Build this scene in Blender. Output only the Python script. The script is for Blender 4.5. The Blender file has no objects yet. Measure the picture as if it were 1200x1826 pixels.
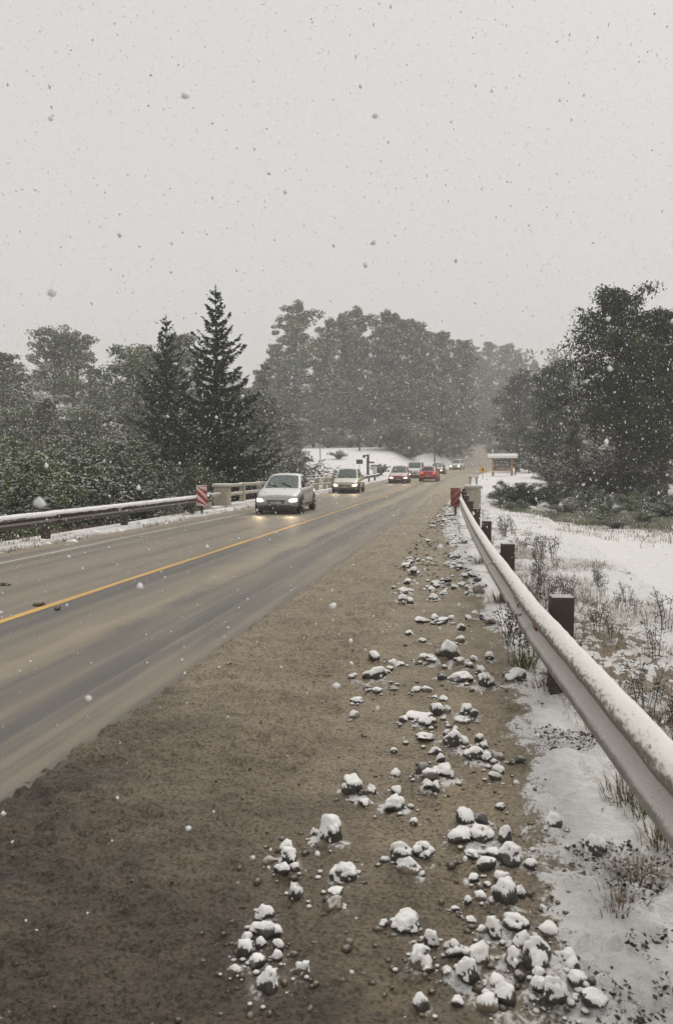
import bpy, bmesh, math, random
import numpy as np
from mathutils import Vector, Matrix

# ------------------------------------------------------------------ camera
FPX, CX, CY = 1461.0, 600.0, 913.0          # focal length and centre in photo pixels
CAMH = 1.70
PITCH = math.atan(81.0 / FPX)
YAW = math.atan(245.0 * math.cos(PITCH) / FPX)
scene = bpy.context.scene
col = scene.collection
cam_d = bpy.data.cameras.new('camera')
cam = bpy.data.objects.new('camera', cam_d)
col.objects.link(cam)
cam.location = (0, 0, CAMH)
cam.rotation_euler = (math.pi / 2 - PITCH, 0, YAW)
cam_d.sensor_fit = 'HORIZONTAL'
cam_d.sensor_width = 36.0
cam_d.lens = 36.0 * FPX / 1200.0
cam_d.clip_start = 0.05
cam_d.clip_end = 3000
cam_d.dof.use_dof = True
cam_d.dof.focus_distance = 11.0
cam_d.dof.aperture_fstop = 9.0
scene.camera = cam

# ------------------------------------------------------------------ sky, sun, exposure
world = bpy.data.worlds.new('World')
scene.world = world
world.use_nodes = True
wn = world.node_tree.nodes
wl = world.node_tree.links
bg = wn['Background']
SUN_EL, SUN_AZ = math.radians(52), math.radians(200)
sky = wn.new('ShaderNodeTexSky')
sky.sky_type = 'NISHITA'
sky.sun_disc = False
sky.sun_elevation = SUN_EL
sky.sun_rotation = SUN_AZ
sky.dust_density = 6.0
bw = wn.new('ShaderNodeRGBToBW')
wl.new(sky.outputs[0], bw.inputs[0])
mixw = wn.new('ShaderNodeMix')
mixw.data_type = 'RGBA'
mixw.inputs['Factor'].default_value = 0.94   # closed cloud deck, a little of the clear sky behind
wl.new(bw.outputs[0], mixw.inputs['A'])
mixw.inputs['B'].default_value = (7.2, 7.1, 6.93, 1)
wl.new(mixw.outputs['Result'], bg.inputs['Color'])
bg.inputs['Strength'].default_value = 0.10
sun_d = bpy.data.lights.new('sun', 'SUN')
sun_d.energy = 1.5
sun_d.angle = math.radians(35)
sun_d.color = (1.0, 0.955, 0.89)
sun = bpy.data.objects.new('sun', sun_d)
col.objects.link(sun)
# light comes from behind the trees on the far side, high up
sdir = Vector((math.sin(math.radians(25)) * math.cos(SUN_EL), math.cos(math.radians(25)) * math.cos(SUN_EL), math.sin(SUN_EL)))
sun.rotation_euler = sdir.to_track_quat('Z', 'Y').to_euler()
sky.sun_rotation = math.radians(25)
scene.view_settings.view_transform = 'Standard'
scene.view_settings.look = 'None'
scene.view_settings.gamma = 1.0
scene.view_settings.use_curve_mapping = False
scene.view_settings.exposure = 0.0
scene.cycles.use_denoising = True
scene.cycles.denoiser = 'OPENIMAGEDENOISE'
scene.cycles.max_bounces = 6
scene.cycles.diffuse_bounces = 3
scene.cycles.glossy_bounces = 3
scene.cycles.transmission_bounces = 4
scene.cycles.volume_bounces = 2
scene.cycles.transparent_max_bounces = 8
scene.cycles.sample_clamp_indirect = 4.0
scene.cycles.caustics_reflective = False
scene.cycles.caustics_refractive = False

# ------------------------------------------------------------------ numbers: noise, camera rays, terrain
R = math.radians
rng = np.random.default_rng(7)
random.seed(7)

def smooth(a, b, x):
    t = np.clip((np.asarray(x, float) - a) / (b - a), 0, 1)
    return t * t * (3 - 2 * t)

def hash2(ix, iy, seed):
    h = (ix.astype(np.int64) * 374761393 + iy.astype(np.int64) * 668265263 + seed * 974634777) & 0x7fffffff
    h = ((h ^ (h >> 13)) * 1274126177) & 0x7fffffff
    return ((h ^ (h >> 16)) & 0xffff) / 65535.0

def vnoise(x, y, seed=0):
    x = np.asarray(x, float); y = np.asarray(y, float)
    ix = np.floor(x); iy = np.floor(y)
    fx = x - ix; fy = y - iy
    fx = fx * fx * (3 - 2 * fx); fy = fy * fy * (3 - 2 * fy)
    a = hash2(ix, iy, seed); b = hash2(ix + 1, iy, seed)
    c = hash2(ix, iy + 1, seed); d = hash2(ix + 1, iy + 1, seed)
    return (a * (1 - fx) + b * fx) * (1 - fy) + (c * (1 - fx) + d * fx) * fy

def fbm(x, y, seed=0, octs=4):
    s = 0; a = .5; t = 0
    for o in range(octs):
        s = s + a * vnoise(x * 2 ** o, y * 2 ** o, seed + o * 17); t += a; a *= .5
    return s / t

F = np.array([-math.sin(YAW) * math.cos(PITCH), math.cos(YAW) * math.cos(PITCH), -math.sin(PITCH)])
RT = np.array([math.cos(YAW), math.sin(YAW), 0.0])
UP = np.cross(RT, F)
CAM = np.array([0, 0, CAMH])

def ray(px, py):
    return F + RT * (px - CX) / FPX - UP * (py - CY) / FPX

def road_x(y):
    y = np.asarray(y, float)
    q = np.clip(y - 70, 0, 170)
    return -5.1 + .00087 * q * q + .2958 * np.clip(y - 240, 0, None)

def road_z(y):
    y = np.asarray(y, float)
    return .0155 * 6 * np.logaddexp(0, (np.clip(y, -50, 400) - 62) / 6)

def ground_z(x, y):
    """height of the land away from the carriageway"""
    x = np.asarray(x, float); y = np.asarray(y, float)
    u = x - road_x(y)
    z = road_z(y) - .02
    # right of the road: verge falls a little, field, then a low bank
    rr = smooth(6.2, 9, u)
    z = z - .22 * rr * (1 - smooth(40, 70, y))
    z = z + 1.3 * smooth(13, 30, u) * smooth(30, 60, y) + 5 * smooth(25, 80, u) * smooth(30, 80, y)
    # left: falls to the stream by the bridge, then the white field rises
    ll = smooth(-5.3, -9.5, u)
    z = z - 1.6 * ll * (1 - smooth(62, 84, y)) * smooth(8, 26, y)
    z = z + 3.9 * smooth(-5, -13, u) * smooth(88, 155, y)
    z = z + 10 * smooth(-10, -60, u) * smooth(160, 330, y) + 3.0 * smooth(150, 220, y) * smooth(-5, -30, u)
    z = z + 16 * smooth(215, 330, y) * smooth(-60, -10, u)
    off = smooth(5.6, 8.5, np.abs(u))
    z = z + off * .25 * (fbm(x / 6, y / 6, 3) - .5) + off * .1 * (fbm(x / 1.5, y / 1.5, 5) - .5)
    return z

def P(px, py, z=None):
    """photo pixel -> the point of the ground seen there"""
    d = ray(px, py); t = 30.0
    if z is not None:
        return CAM + d * (z - CAMH) / d[2]
    zz = 0.0
    for i in range(25):
        p = CAM + d * ((zz - CAMH) / d[2]) if d[2] < -1e-4 else CAM + d * 200
        zz = zz * .5 + .5 * float(ground_z(p[0], p[1]))
    return p

def at_depth(px, dep):
    """the point of the ground in the direction of that column at that depth"""
    d = ray(px, 832)
    p = CAM + d * dep
    return np.array([p[0], p[1], float(ground_z(p[0], p[1]))])

def z_of(px, py, dep):
    return float((CAM + ray(px, py) * dep)[2])

# ------------------------------------------------------------------ mesh helpers
def mesh_np(name, verts, faces, mat, smooth_sh=False, mats=None):
    """faces: an (M,k) array or a list of such arrays"""
    me = bpy.data.meshes.new(name)
    verts = np.asarray(verts, np.float32).reshape(-1, 3)
    fl = faces if isinstance(faces, list) else [faces]
    fl = [np.asarray(f, np.int32) for f in fl if len(f)]
    me.vertices.add(len(verts)); me.vertices.foreach_set('co', verts.ravel())
    loops = np.concatenate([f.ravel() for f in fl])
    tot = np.concatenate([np.full(len(f), f.shape[1], np.int32) for f in fl])
    start = np.concatenate([[0], np.cumsum(tot)[:-1]]).astype(np.int32)
    me.loops.add(len(loops)); me.loops.foreach_set('vertex_index', loops)
    me.polygons.add(len(tot)); me.polygons.foreach_set('loop_start', start); me.polygons.foreach_set('loop_total', tot)
    if smooth_sh:
        me.polygons.foreach_set('use_smooth', np.ones(len(tot), bool))
    if mat is not None:
        me.materials.append(mat)
    me.update(calc_edges=True)
    return me

def attr(me, name, values, domain='POINT'):
    a = me.attributes.new(name, 'FLOAT', domain)
    a.data.foreach_set('value', np.asarray(values, np.float32))

def link(name, me, parent=None, loc=None, rot=None, scale=None):
    o = bpy.data.objects.new(name, me)
    col.objects.link(o)
    if parent is not None: o.parent = parent
    if loc is not None: o.location = [float(v) for v in loc]
    if rot is not None: o.rotation_euler = rot
    if scale is not None: o.scale = scale
    return o

def tag(o, label=None, cat=None, group=None, kind=None):
    if label: o['label'] = label
    if cat: o['category'] = cat
    if group: o['group'] = group
    if kind: o['kind'] = kind
    return o

def thing(name, label, cat, loc=(0, 0, 0), rz=0, group=None):
    o = link(name, None, None, loc, (0, 0, rz))
    return tag(o, label, cat, group)

def copy_tree(o, parent=None):
    c = o.copy(); col.objects.link(c)
    if parent is not None: c.parent = parent
    for ch in list(o.children): copy_tree(ch, c)
    return c

class MB:
    def __init__(s): s.v = []; s.q = []; s.t = []
    def add(s, verts, quads=(), tris=()):
        b = len(s.v); s.v += [tuple(float(c) for c in p) for p in verts]
        s.q += [tuple(b + i for i in f) for f in quads]; s.t += [tuple(b + i for i in f) for f in tris]
        return s
    def box(s, x0, x1, y0, y1, z0, z1, bev=0.0):
        if bev <= 0:
            v = [(x, y, z) for z in (z0, z1) for y in (y0, y1) for x in (x0, x1)]
            return s.add(v, [(0, 2, 3, 1), (4, 5, 7, 6), (0, 1, 5, 4), (2, 6, 7, 3), (0, 4, 6, 2), (1, 3, 7, 5)])
        bm = bmesh.new()
        bmesh.ops.create_cube(bm, size=1)
        for v in bm.verts:
            v.co = ((x0 + x1) / 2 + v.co.x * (x1 - x0), (y0 + y1) / 2 + v.co.y * (y1 - y0), (z0 + z1) / 2 + v.co.z * (z1 - z0))
        bmesh.ops.bevel(bm, geom=bm.edges[:] + bm.verts[:], offset=bev, segments=2, affect='EDGES', profile=.6)
        bm.verts.index_update()
        s.add([v.co for v in bm.verts], [[v.index for v in f.verts] for f in bm.faces if len(f.verts) == 4],
              [[v.index for v in f.verts] for f in bm.faces if len(f.verts) == 3])
        bm.free(); return s
    def tube(s, pts, rad, n=6, cap=True):
        pts = [Vector([float(c) for c in p]) for p in pts]
        if not hasattr(rad, '__len__'): rad = [rad] * len(pts)
        b = len(s.v); ref = None
        for i, p in enumerate(pts):
            d = (pts[min(i + 1, len(pts) - 1)] - pts[max(i - 1, 0)]).normalized()
            if ref is None: ref = d.orthogonal().normalized()
            ref = (ref - d * ref.dot(d)); ref = ref.normalized() if ref.length > 1e-6 else d.orthogonal().normalized()
            e = d.cross(ref)
            for k in range(n):
                a = 2 * math.pi * k / n
                s.v.append(tuple(p + (ref * math.cos(a) + e * math.sin(a)) * rad[i]))
        for i in range(len(pts) - 1):
            for k in range(n):
                k2 = (k + 1) % n
                s.q.append((b + i * n + k, b + i * n + k2, b + (i + 1) * n + k2, b + (i + 1) * n + k))
        if cap:
            for base, c, flip in ((b, pts[0], True), (b + (len(pts) - 1) * n, pts[-1], False)):
                ci = len(s.v); s.v.append(tuple(c))
                for k in range(n):
                    k2 = (k + 1) % n
                    s.t.append((ci, base + k2, base + k) if flip else (ci, base + k, base + k2))
        return s
    def build(s, name, mat, parent=None, smooth_sh=False, loc=None, rot=None):
        return link(name, s.mesh(name, mat, smooth_sh), parent, loc, rot)
    def mesh(s, name, mat, smooth_sh=False):
        fl = []
        if s.q: fl.append(np.array(s.q))
        if s.t: fl.append(np.array(s.t))
        return mesh_np(name, np.array(s.v), fl, mat, smooth_sh)

# ------------------------------------------------------------------ materials
class MT:
    """small node-tree builder"""
    def __init__(s, name):
        s.m = bpy.data.materials.new(name); s.m.use_nodes = True
        s.n = s.m.node_tree.nodes; s.l = s.m.node_tree.links; s.b = s.n['Principled BSDF']
    def node(s, t, **kw):
        n = s.n.new(t)
        for k, v in kw.items(): setattr(n, k, v)
        return n
    def put(s, sock, v):
        if isinstance(v, bpy.types.NodeSocket): s.l.new(v, sock)
        elif isinstance(v, tuple) and len(v) == 3 and sock.type == 'RGBA': sock.default_value = (*v, 1)
        else: sock.default_value = v
    def math(s, op, a, b=0.0, c=None, clamp=False):
        n = s.node('ShaderNodeMath', operation=op, use_clamp=clamp)
        s.put(n.inputs[0], a); s.put(n.inputs[1], b)
        if c is not None: s.put(n.inputs[2], c)
        return n.outputs[0]
    def mix(s, f, a, b):
        n = s.node('ShaderNodeMix', data_type='RGBA')
        s.put(n.inputs['Factor'], f); s.put(n.inputs['A'], a); s.put(n.inputs['B'], b)
        return n.outputs['Result']
    def ramp(s, f, a, b):
        n = s.node('ShaderNodeMapRange', interpolation_type='SMOOTHSTEP')
        s.put(n.inputs[0], f); n.inputs[1].default_value = a; n.inputs[2].default_value = b
        return n.outputs[0]
    def noise(s, scale, detail=4, vec=None, rough=.55, obj=False):
        n = s.node('ShaderNodeTexNoise'); n.inputs['Scale'].default_value = scale
        n.inputs['Detail'].default_value = detail; n.inputs['Roughness'].default_value = rough
        if vec is None:
            tc = s.node('ShaderNodeTexCoord') if obj else s.node('ShaderNodeNewGeometry')
            vec = tc.outputs['Object' if obj else 'Position']
        s.l.new(vec, n.inputs['Vector'])
        return n.outputs['Fac']
    def attr(s, name):
        return s.node('ShaderNodeAttribute', attribute_name=name).outputs['Fac']
    def nz(s, true=False):
        g = s.node('ShaderNodeNewGeometry'); x = s.node('ShaderNodeSeparateXYZ')
        s.l.new(g.outputs['True Normal' if true else 'Normal'], x.inputs[0]); return x.outputs[2]
    def bump(s, h, strength=.5, dist=.02):
        n = s.node('ShaderNodeBump'); n.inputs['Strength'].default_value = strength; n.inputs['Distance'].default_value = dist
        s.l.new(h, n.inputs['Height']); s.l.new(n.outputs[0], s.b.inputs['Normal'])
    def out(s, color=None, rough=None, metal=None, spec=None):
        if color is not None: s.put(s.b.inputs['Base Color'], color)
        if rough is not None: s.put(s.b.inputs['Roughness'], rough)
        if metal is not None: s.put(s.b.inputs['Metallic'], metal)
        if spec is not None: s.put(s.b.inputs['Specular IOR Level'], spec)
        return s.m

SNOW = (.89, .875, .855)
M = {}

def mat_plain(name, c, rough=.6, metal=0, var=.25, scale=8, spec=.5, dust=0.0, lo=.35, hi=.9):
    """plain paint, wood, stone... with grain, optionally with snow lying on what faces up"""
    m = MT(name)
    f = m.noise(scale, 5, obj=True)
    cc = m.mix(f, tuple(v * (1 - var) for v in c), tuple(min(1, v * (1 + var)) for v in c))
    if dust > 0:
        k = m.math('MULTIPLY', m.ramp(m.math('ADD', m.nz(), m.math('MULTIPLY', m.math('SUBTRACT', m.noise(60, 4, obj=True), .5), .9)), lo, hi), dust)
        cc = m.mix(k, cc, SNOW)
        m.out(rough=m.math('ADD', m.math('MULTIPLY', k, .9 - rough), rough))
        m.out(cc, None, metal, spec)
    else:
        m.out(cc, rough, metal, spec)
    M[name] = m.m
    return m.m

def mat_snow(name, c=SNOW, scale=40, tint=(.55, .50, .44)):
    m = MT(name)
    f = m.ramp(m.noise(scale * .35, 4), .30, .50)
    m.out(m.mix(f, tuple(a * .55 + b * .45 for a, b in zip(c, tint)), c), .85, 0, .2)
    m.bump(m.noise(scale * 3, 5), .5, .01)
    M[name] = m.m
mat_snow('snow'); mat_snow('snow_thin', (.62, .60, .56))

def mat_land():
    # one material for all open ground: snow lying on mud, grit and litter; 'snow' says how much of it
    m = MT('land')
    cov = m.attr('snow'); geo = m.node('ShaderNodeNewGeometry').outputs['Position']
    fine = m.noise(55, 5); mid = m.noise(9, 5); grit = m.noise(240, 3)
    k = m.math('ADD', cov, m.math('ADD', m.math('MULTIPLY', m.math('SUBTRACT', fine, .5), 1.0), m.math('MULTIPLY', m.math('SUBTRACT', mid, .5), .55)))
    k = m.ramp(k, .36, .62)
    pale = m.math('ADD', m.attr('slurry_sheen'), m.math('MULTIPLY', m.math('SUBTRACT', m.noise(1.9, 5), .5), 1.3), clamp=True)
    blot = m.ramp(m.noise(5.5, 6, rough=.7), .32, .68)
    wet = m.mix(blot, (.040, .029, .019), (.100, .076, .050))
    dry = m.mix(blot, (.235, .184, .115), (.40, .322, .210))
    mud = m.mix(pale, wet, dry)  # near to far tone: wetness and sky reflection both put into the colour
    mud = m.mix(m.math('MULTIPLY', m.ramp(grit, .50, .72), .6), mud, (.30, .245, .17))
    clod = m.noise(24, 4, rough=.6); crumb = m.noise(62, 3, rough=.5)
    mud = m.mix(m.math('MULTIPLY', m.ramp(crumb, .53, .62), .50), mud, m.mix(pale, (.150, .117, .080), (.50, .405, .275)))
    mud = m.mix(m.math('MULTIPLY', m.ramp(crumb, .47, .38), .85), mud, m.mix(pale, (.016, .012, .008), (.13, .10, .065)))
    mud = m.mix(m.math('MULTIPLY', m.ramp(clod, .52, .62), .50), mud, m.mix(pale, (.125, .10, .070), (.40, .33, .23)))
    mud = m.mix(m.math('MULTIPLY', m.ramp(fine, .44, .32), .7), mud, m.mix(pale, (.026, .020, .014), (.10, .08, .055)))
    slush = m.mix(m.math('MULTIPLY', m.ramp(cov, .05, .4), .35), mud, (.34, .30, .25))
    snow = m.mix(m.ramp(mid, .3, .6), (.82, .80, .77), SNOW)
    m.out(m.mix(k, slush, snow), m.math('ADD', m.math('MULTIPLY', k, .32), m.math('ADD', .42, m.math('MULTIPLY', fine, .2))), 0, .45)
    h = m.math('ADD', m.math('MULTIPLY', m.noise(26, 6, rough=.65), 1.0), m.math('MULTIPLY', grit, .22))
    m.bump(h, .9, .045)
    M['land'] = m.m
mat_land()

def mat_road():
    m = MT('wet_asphalt')
    uv = m.node('ShaderNodeUVMap').outputs[0]
    def streak(su, sv, detail=3):
        mp = m.node('ShaderNodeMapping'); m.l.new(uv, mp.inputs[0]); mp.inputs['Scale'].default_value = (su, sv, 1)
        return m.noise(1.0, detail, mp.outputs[0])
    s1 = streak(1.5, .012, 3); s2 = streak(7, .03, 4); s3 = streak(2.2, .35, 4)
    grain = m.math('ADD', m.math('MULTIPLY', m.noise(210, 3), .6), m.math('MULTIPLY', m.noise(48, 4, rough=.7), .4)); blot = m.noise(1.3, 5)
    tan = m.ramp(m.math('ADD', m.math('MULTIPLY', s1, .75), m.math('ADD', m.math('MULTIPLY', s2, .22), m.math('MULTIPLY', s3, .12))),   .40, .62)
    edge = m.attr('mud')
    tan = m.math('MULTIPLY', tan, m.math('SUBTRACT', 1, m.math('MULTIPLY', m.attr('washed'), m.ramp(m.math('ADD', s2, m.math('MULTIPLY', s3, .6)), .95, .62))))
    tan = m.math('MAXIMUM', m.math('MULTIPLY', tan, .55), m.math('MULTIPLY', edge, m.ramp(m.math('ADD', edge, m.math('MULTIPLY', m.math('SUBTRACT', s3, .5), 1.4)), .3, .7)))
    asph = m.mix(grain, (.055, .051, .048), (.120, .112, .104))
    film = m.mix(blot, (.27, .222, .155), (.40, .335, .24))
    tan = m.math('ADD', tan, m.math('MULTIPLY', m.math('SUBTRACT', m.noise(70, 5, rough=.75), .5), 1.1), clamp=True)
    c = m.mix(tan, asph, film)
    m.out(c, m.math('ADD', m.math('MULTIPLY', s2, .22), m.math('ADD', .40, m.math('MULTIPLY', tan, .18))), 0, .45)
    h = m.math('ADD', grain, m.math('MULTIPLY', s2, .8))
    m.bump(h, .4, .010)
    M['road'] = m.m
mat_road()

def mat_line(name, c):
    m = MT(name)
    uv = m.node('ShaderNodeUVMap').outputs[0]
    mp = m.node('ShaderNodeMapping'); m.l.new(uv, mp.inputs[0]); mp.inputs['Scale'].default_value = (9, .25, 1)
    w = m.ramp(m.noise(1, 5, mp.outputs[0]), .42, .66)
    w = m.math('MULTIPLY', w, .85)
    m.out(m.mix(w, c, (.22, .18, .13)), .55, 0, .45)
    M[name] = m.m
mat_line('yellow_paint', (.66, .39, .10)); mat_line('white_paint', (.50, .47, .43))

def mat_foliage(name, dark, light, snow, lo=.25, hi=.95):
    m = MT(name)
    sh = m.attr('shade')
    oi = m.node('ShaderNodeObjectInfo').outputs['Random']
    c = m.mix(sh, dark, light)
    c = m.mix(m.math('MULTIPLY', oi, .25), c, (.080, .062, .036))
    k = m.math('MULTIPLY', m.ramp(m.math('ADD', m.nz(True), m.math('MULTIPLY', m.math('SUBTRACT', m.noise(2.6, 4), .5), .9)), lo, hi), snow)
    m.out(m.mix(k, c, SNOW), .75, 0, .25)
    M[name] = m.m
mat_foliage('needles', (.008, .015, .008), (.028, .054, .022), .14, .6, 1.2)
mat_foliage('leaf_far', (.008, .016, .002), (.185, .215, .095), .55, .30, .95)
mat_foliage('leaf_dark', (.010, .016, .006), (.062, .082, .026), .24, .45, 1.0)
mat_foliage('leaf_bush', (.020, .036, .008), (.150, .200, .060), .46, .40, 1.0)
mat_foliage('leaf_brown', (.055, .042, .032), (.150, .118, .090), .40)
mat_foliage('grass_green', (.060, .080, .025), (.210, .225, .095), .30)
mat_foliage('grass_dry', (.090, .065, .035), (.270, .205, .120), .28)
mat_foliage('litter', (.018, .014, .011), (.075, .055, .038), .10, .6, 1.2)
mat_plain('bark', (.040, .034, .029), .85, 0, .4, 3, .2, .25, .5, 1.1)
mat_plain('stone_dark', (.060, .054, .046), .5, 0, .45, 9, .45, .35, .35, 1.0)
mat_plain('stone_tan', (.200, .160, .115), .6, 0, .35, 9, .4, .45, .25, 1.0)
mat_plain('mud_lump', (.095, .075, .052), .75, 0, .5, 9, .3, .30, .6, 1.2)
mat_plain('concrete', (.38, .345, .28), .85, 0, .30, 4, .3, .85, .45, .95)
mat_plain('post_brown', (.060, .044, .033), .7, 0, .35, 6, .3, .5, .55, 1.1)
mat_plain('rust_beam', (.060, .046, .038), .65, .2, .35, 6, .3, .5, .5, 1.1)
mat_plain('plate_orange', (.24, .075, .025), .5, 0, .3, 20)
mat_plain('sign_red', (.36, .018, .018), .45, 0, .25, 9)
mat_plain('sign_white', (.72, .60, .54), .5, 0, .12, 12)
mat_plain('sign_faded_red', (.17, .022, .018), .55, 0, .45, 12)
mat_plain('sign_faded_pale', (.30, .12, .10), .6, 0, .4, 12)
mat_plain('sign_yellow', (.75, .44, .03), .5, 0, .15, 8)
mat_plain('black', (.018, .017, .016), .6, 0, .2, 8)
mat_plain('wood_orange', (.44, .20, .065), .6, 0, .3, 5, .4, .4, .6, 1.1)
mat_plain('board_dark', (.055, .042, .034), .7, 0, .3, 5)
mat_plain('letter_pale', (.62, .57, .48), .7, 0, .1, 5)
mat_plain('pole_grey', (.27, .26, .24), .7, 0, .2, 5)
mat_plain('wood_dark', (.050, .040, .034), .8, 0, .3, 5, .3, .4, .6, 1.1)
mat_plain('teal_roof', (.055, .11, .12), .5, 0, .2, 5, .5, .4, .6, 1.1)
mat_plain('white_box', (.62, .64, .66), .5, 0, .1, 5)
mat_plain('wire', (.05, .05, .05), .6)

def mat_steel():
    m = MT('galvanised')
    n1 = m.noise(7, 5, obj=True)
    mp = m.node('ShaderNodeMapping'); tc = m.node('ShaderNodeNewGeometry')
    m.l.new(tc.outputs['Position'], mp.inputs[0]); mp.inputs['Scale'].default_value = (30, 4, 6)
    st = m.noise(1, 5, mp.outputs[0])
    c = m.mix(m.ramp(st, .3, .7), (.20, .185, .165), (.36, .345, .32))
    c = m.mix(m.math('MULTIPLY', m.ramp(n1, .52, .7), .6), c, (.11, .085, .06))
    k = m.ramp(m.math('ADD', m.nz(), m.math('MULTIPLY', m.math('SUBTRACT', m.noise(75, 5), .5), 1.5)), .12, .75)
    k = m.math('MULTIPLY', k, .8)
    m.out(m.mix(k, c, (.70, .67, .63)), m.math('ADD', .42, m.math('MULTIPLY', k, .4)), m.math('MULTIPLY', m.math('SUBTRACT', 1, k), .55), .4)
    m.bump(m.noise(120, 3), .15, .004)
    M['galvanised'] = m.m
mat_steel()

def mat_rail_snow():
    m = MT('rail_snow')
    mp = m.node('ShaderNodeMapping'); tc = m.node('ShaderNodeNewGeometry')
    m.l.new(tc.outputs['Position'], mp.inputs[0]); mp.inputs['Scale'].default_value = (60, 22, 40)
    st = m.noise(1, 5, mp.outputs[0])
    k = m.ramp(m.math('ADD', m.nz(), m.math('MULTIPLY', m.math('SUBTRACT', st, .5), 2.4)), -.05, .75)
    m.out(m.mix(k, (.22, .195, .165), (.80, .775, .74)), .85, 0, .2)
    m.bump(m.noise(150, 4), .5, .008)
    M['rail_snow'] = m.m
mat_rail_snow()

def mat_car(name, c, metal=.5, mud=.5, dust=.75):
    m = MT(name)
    x = m.node('ShaderNodeSeparateXYZ'); tc = m.node('ShaderNodeTexCoord'); m.l.new(tc.outputs['Object'], x.inputs[0])
    low = m.math('ADD', m.math('SUBTRACT', 1, m.math('DIVIDE', x.outputs[2], .85)), m.math('MULTIPLY', m.math('SUBTRACT', m.noise(5, 5, obj=True), .5), 1.1))
    cc = m.mix(m.math('MULTIPLY', m.ramp(low, .1, .75), mud), c, (.19, .145, .095))
    k = m.math('MULTIPLY', m.ramp(m.math('ADD', m.nz(), m.math('MULTIPLY', m.math('SUBTRACT', m.noise(18, 5, obj=True), .5), .8)), .55, 1.0), dust)
    m.out(m.mix(k, cc, (.78, .77, .75)), m.math('ADD', .34, m.math('MULTIPLY', k, .4)), m.math('MULTIPLY', m.math('SUBTRACT', 1, k), metal), .5)
    m.b.inputs['Coat Weight'].default_value = .25
    M[name] = m.m
mat_car('paint_silver', (.46, .455, .44), .45, .35)
mat_car('paint_pale_gold', (.50, .44, .34), .35, .75)
mat_car('paint_red', (.30, .022, .020), .1, .35, .8)
mat_car('paint_bright_red', (.42, .020, .016), .1, .25, .25)
mat_car('paint_white', (.62, .62, .60), .0, .35)
mat_car('paint_dark', (.045, .046, .050), .2, .5, .5)
mat_plain('tyre', (.020, .019, .018), .8, 0, .3, 10)
mat_plain('rim', (.32, .31, .30), .4, .6, .2, 10)
mat_plain('trim', (.022, .021, .021), .55, 0, .2, 10)
mat_plain('chrome', (.45, .44, .42), .25, .9, .1, 10)
mat_plain('plate', (.42, .41, .39), .5, 0, .1, 10)

def mat_glass():
    m = MT('car_glass')
    n = m.ramp(m.noise(26, 4, obj=True), .42, .62)
    m.out(m.mix(m.math('MULTIPLY', n, .40), (.055, .075, .070), (.42, .46, .45)), m.math('ADD', .08, m.math('MULTIPLY', n, .3)), 0, .6)
    M['car_glass'] = m.m
    m = MT('side_glass'); m.out((.025, .034, .033), .12, 0, .5); M['side_glass'] = m.m
mat_glass()

def mat_emit(name, c, s):
    m = MT(name); m.out(c, .3)
    m.b.inputs['Emission Color'].default_value = (*c, 1); m.b.inputs['Emission Strength'].default_value = s
    M[name] = m.m
mat_emit('headlamp', (1.0, .80, .52), 6.0)
mat_emit('tail_lamp', (.9, .06, .03), 1.6)

# ------------------------------------------------------------------ the land
def lines(parts):
    out = []
    for a, b, st in parts: out += list(np.arange(a, b, st))
    return np.array(out + [parts[-1][1]])

def grid_faces(nx, ny):
    i = np.arange(ny - 1)[:, None] * nx + np.arange(nx - 1)[None, :]
    i = i.ravel()
    return np.stack([i, i + 1, i + nx + 1, i + nx], 1)

PX0, PX1, PY0, PY1 = -2.95, 2.6, 1.2, 50.0
def build_ground():
    xs = lines([(-420, -120, 20), (-120, -40, 4), (-40, -14, 1), (-14, 8, .3), (8, 40, 1), (40, 120, 4), (120, 420, 20)])
    ys = lines([(-40, 0, 4), (0, 70, .4), (70, 220, 1.2), (220, 360, 5), (360, 640, 20)])
    X, Y = np.meshgrid(xs, ys)
    Z = ground_z(X, Y)
    U = X - road_x(Y)
    n1 = fbm(X / .9, Y / .9, 11); n2 = fbm(X / 3.5, Y / 3.5, 12)
    road = smooth(-4.15, -3.75, U + (n1 - .5) * .5) * (1 - smooth(4.1, 4.5, U))
    Z = Z - .14 * road + .05 * (1 - road) * smooth(-6, -4.2, U) * n1 * 1.6 * (U < 0)
    foot = (X > PX0 + .2) & (X < PX1 - .35) & (Y > PY0 + .3) & (Y < PY1 - .5)
    Z = np.where(foot, Z - .2, Z)
    cov = .92 + .25 * (n2 - .5)
    cov = cov - .55 * smooth(-5.1, -4.0, U) * (U < 0) * (.3 + 1.1 * n1)      # dirty left edge
    cov = cov - .50 * smooth(7.5, 4.6, U) * (U > 0) * smooth(45, 60, Y) * n1
    wood = smooth(-14, -9, -np.abs(U + 0)) * 0
    under = smooth(-6, -8.5, U) * (1 - smooth(70, 95, Y)) * .45               # under the trees on the left
    cov = cov - under * (.4 + n2)
    brush = smooth(9, 12, U) * smooth(17, 24, Y) * (1 - smooth(95, 130, Y)) * .42
    cov = cov - brush * (.2 + 1.4 * n2)
    far = smooth(158, 178, Y) * .72
    cov = cov - far * (.55 + .9 * n2)
    me = mesh_np('ground', np.stack([X, Y, Z], -1), grid_faces(len(xs), len(ys)), M['land'], True)
    attr(me, 'snow', np.clip(cov, 0, 1).ravel())
    attr(me, 'slurry_sheen', np.clip(.45 + .8 * (n2 - .5), 0, 1).ravel())
    tag(link('ground', me), kind='structure')
build_ground()

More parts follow.
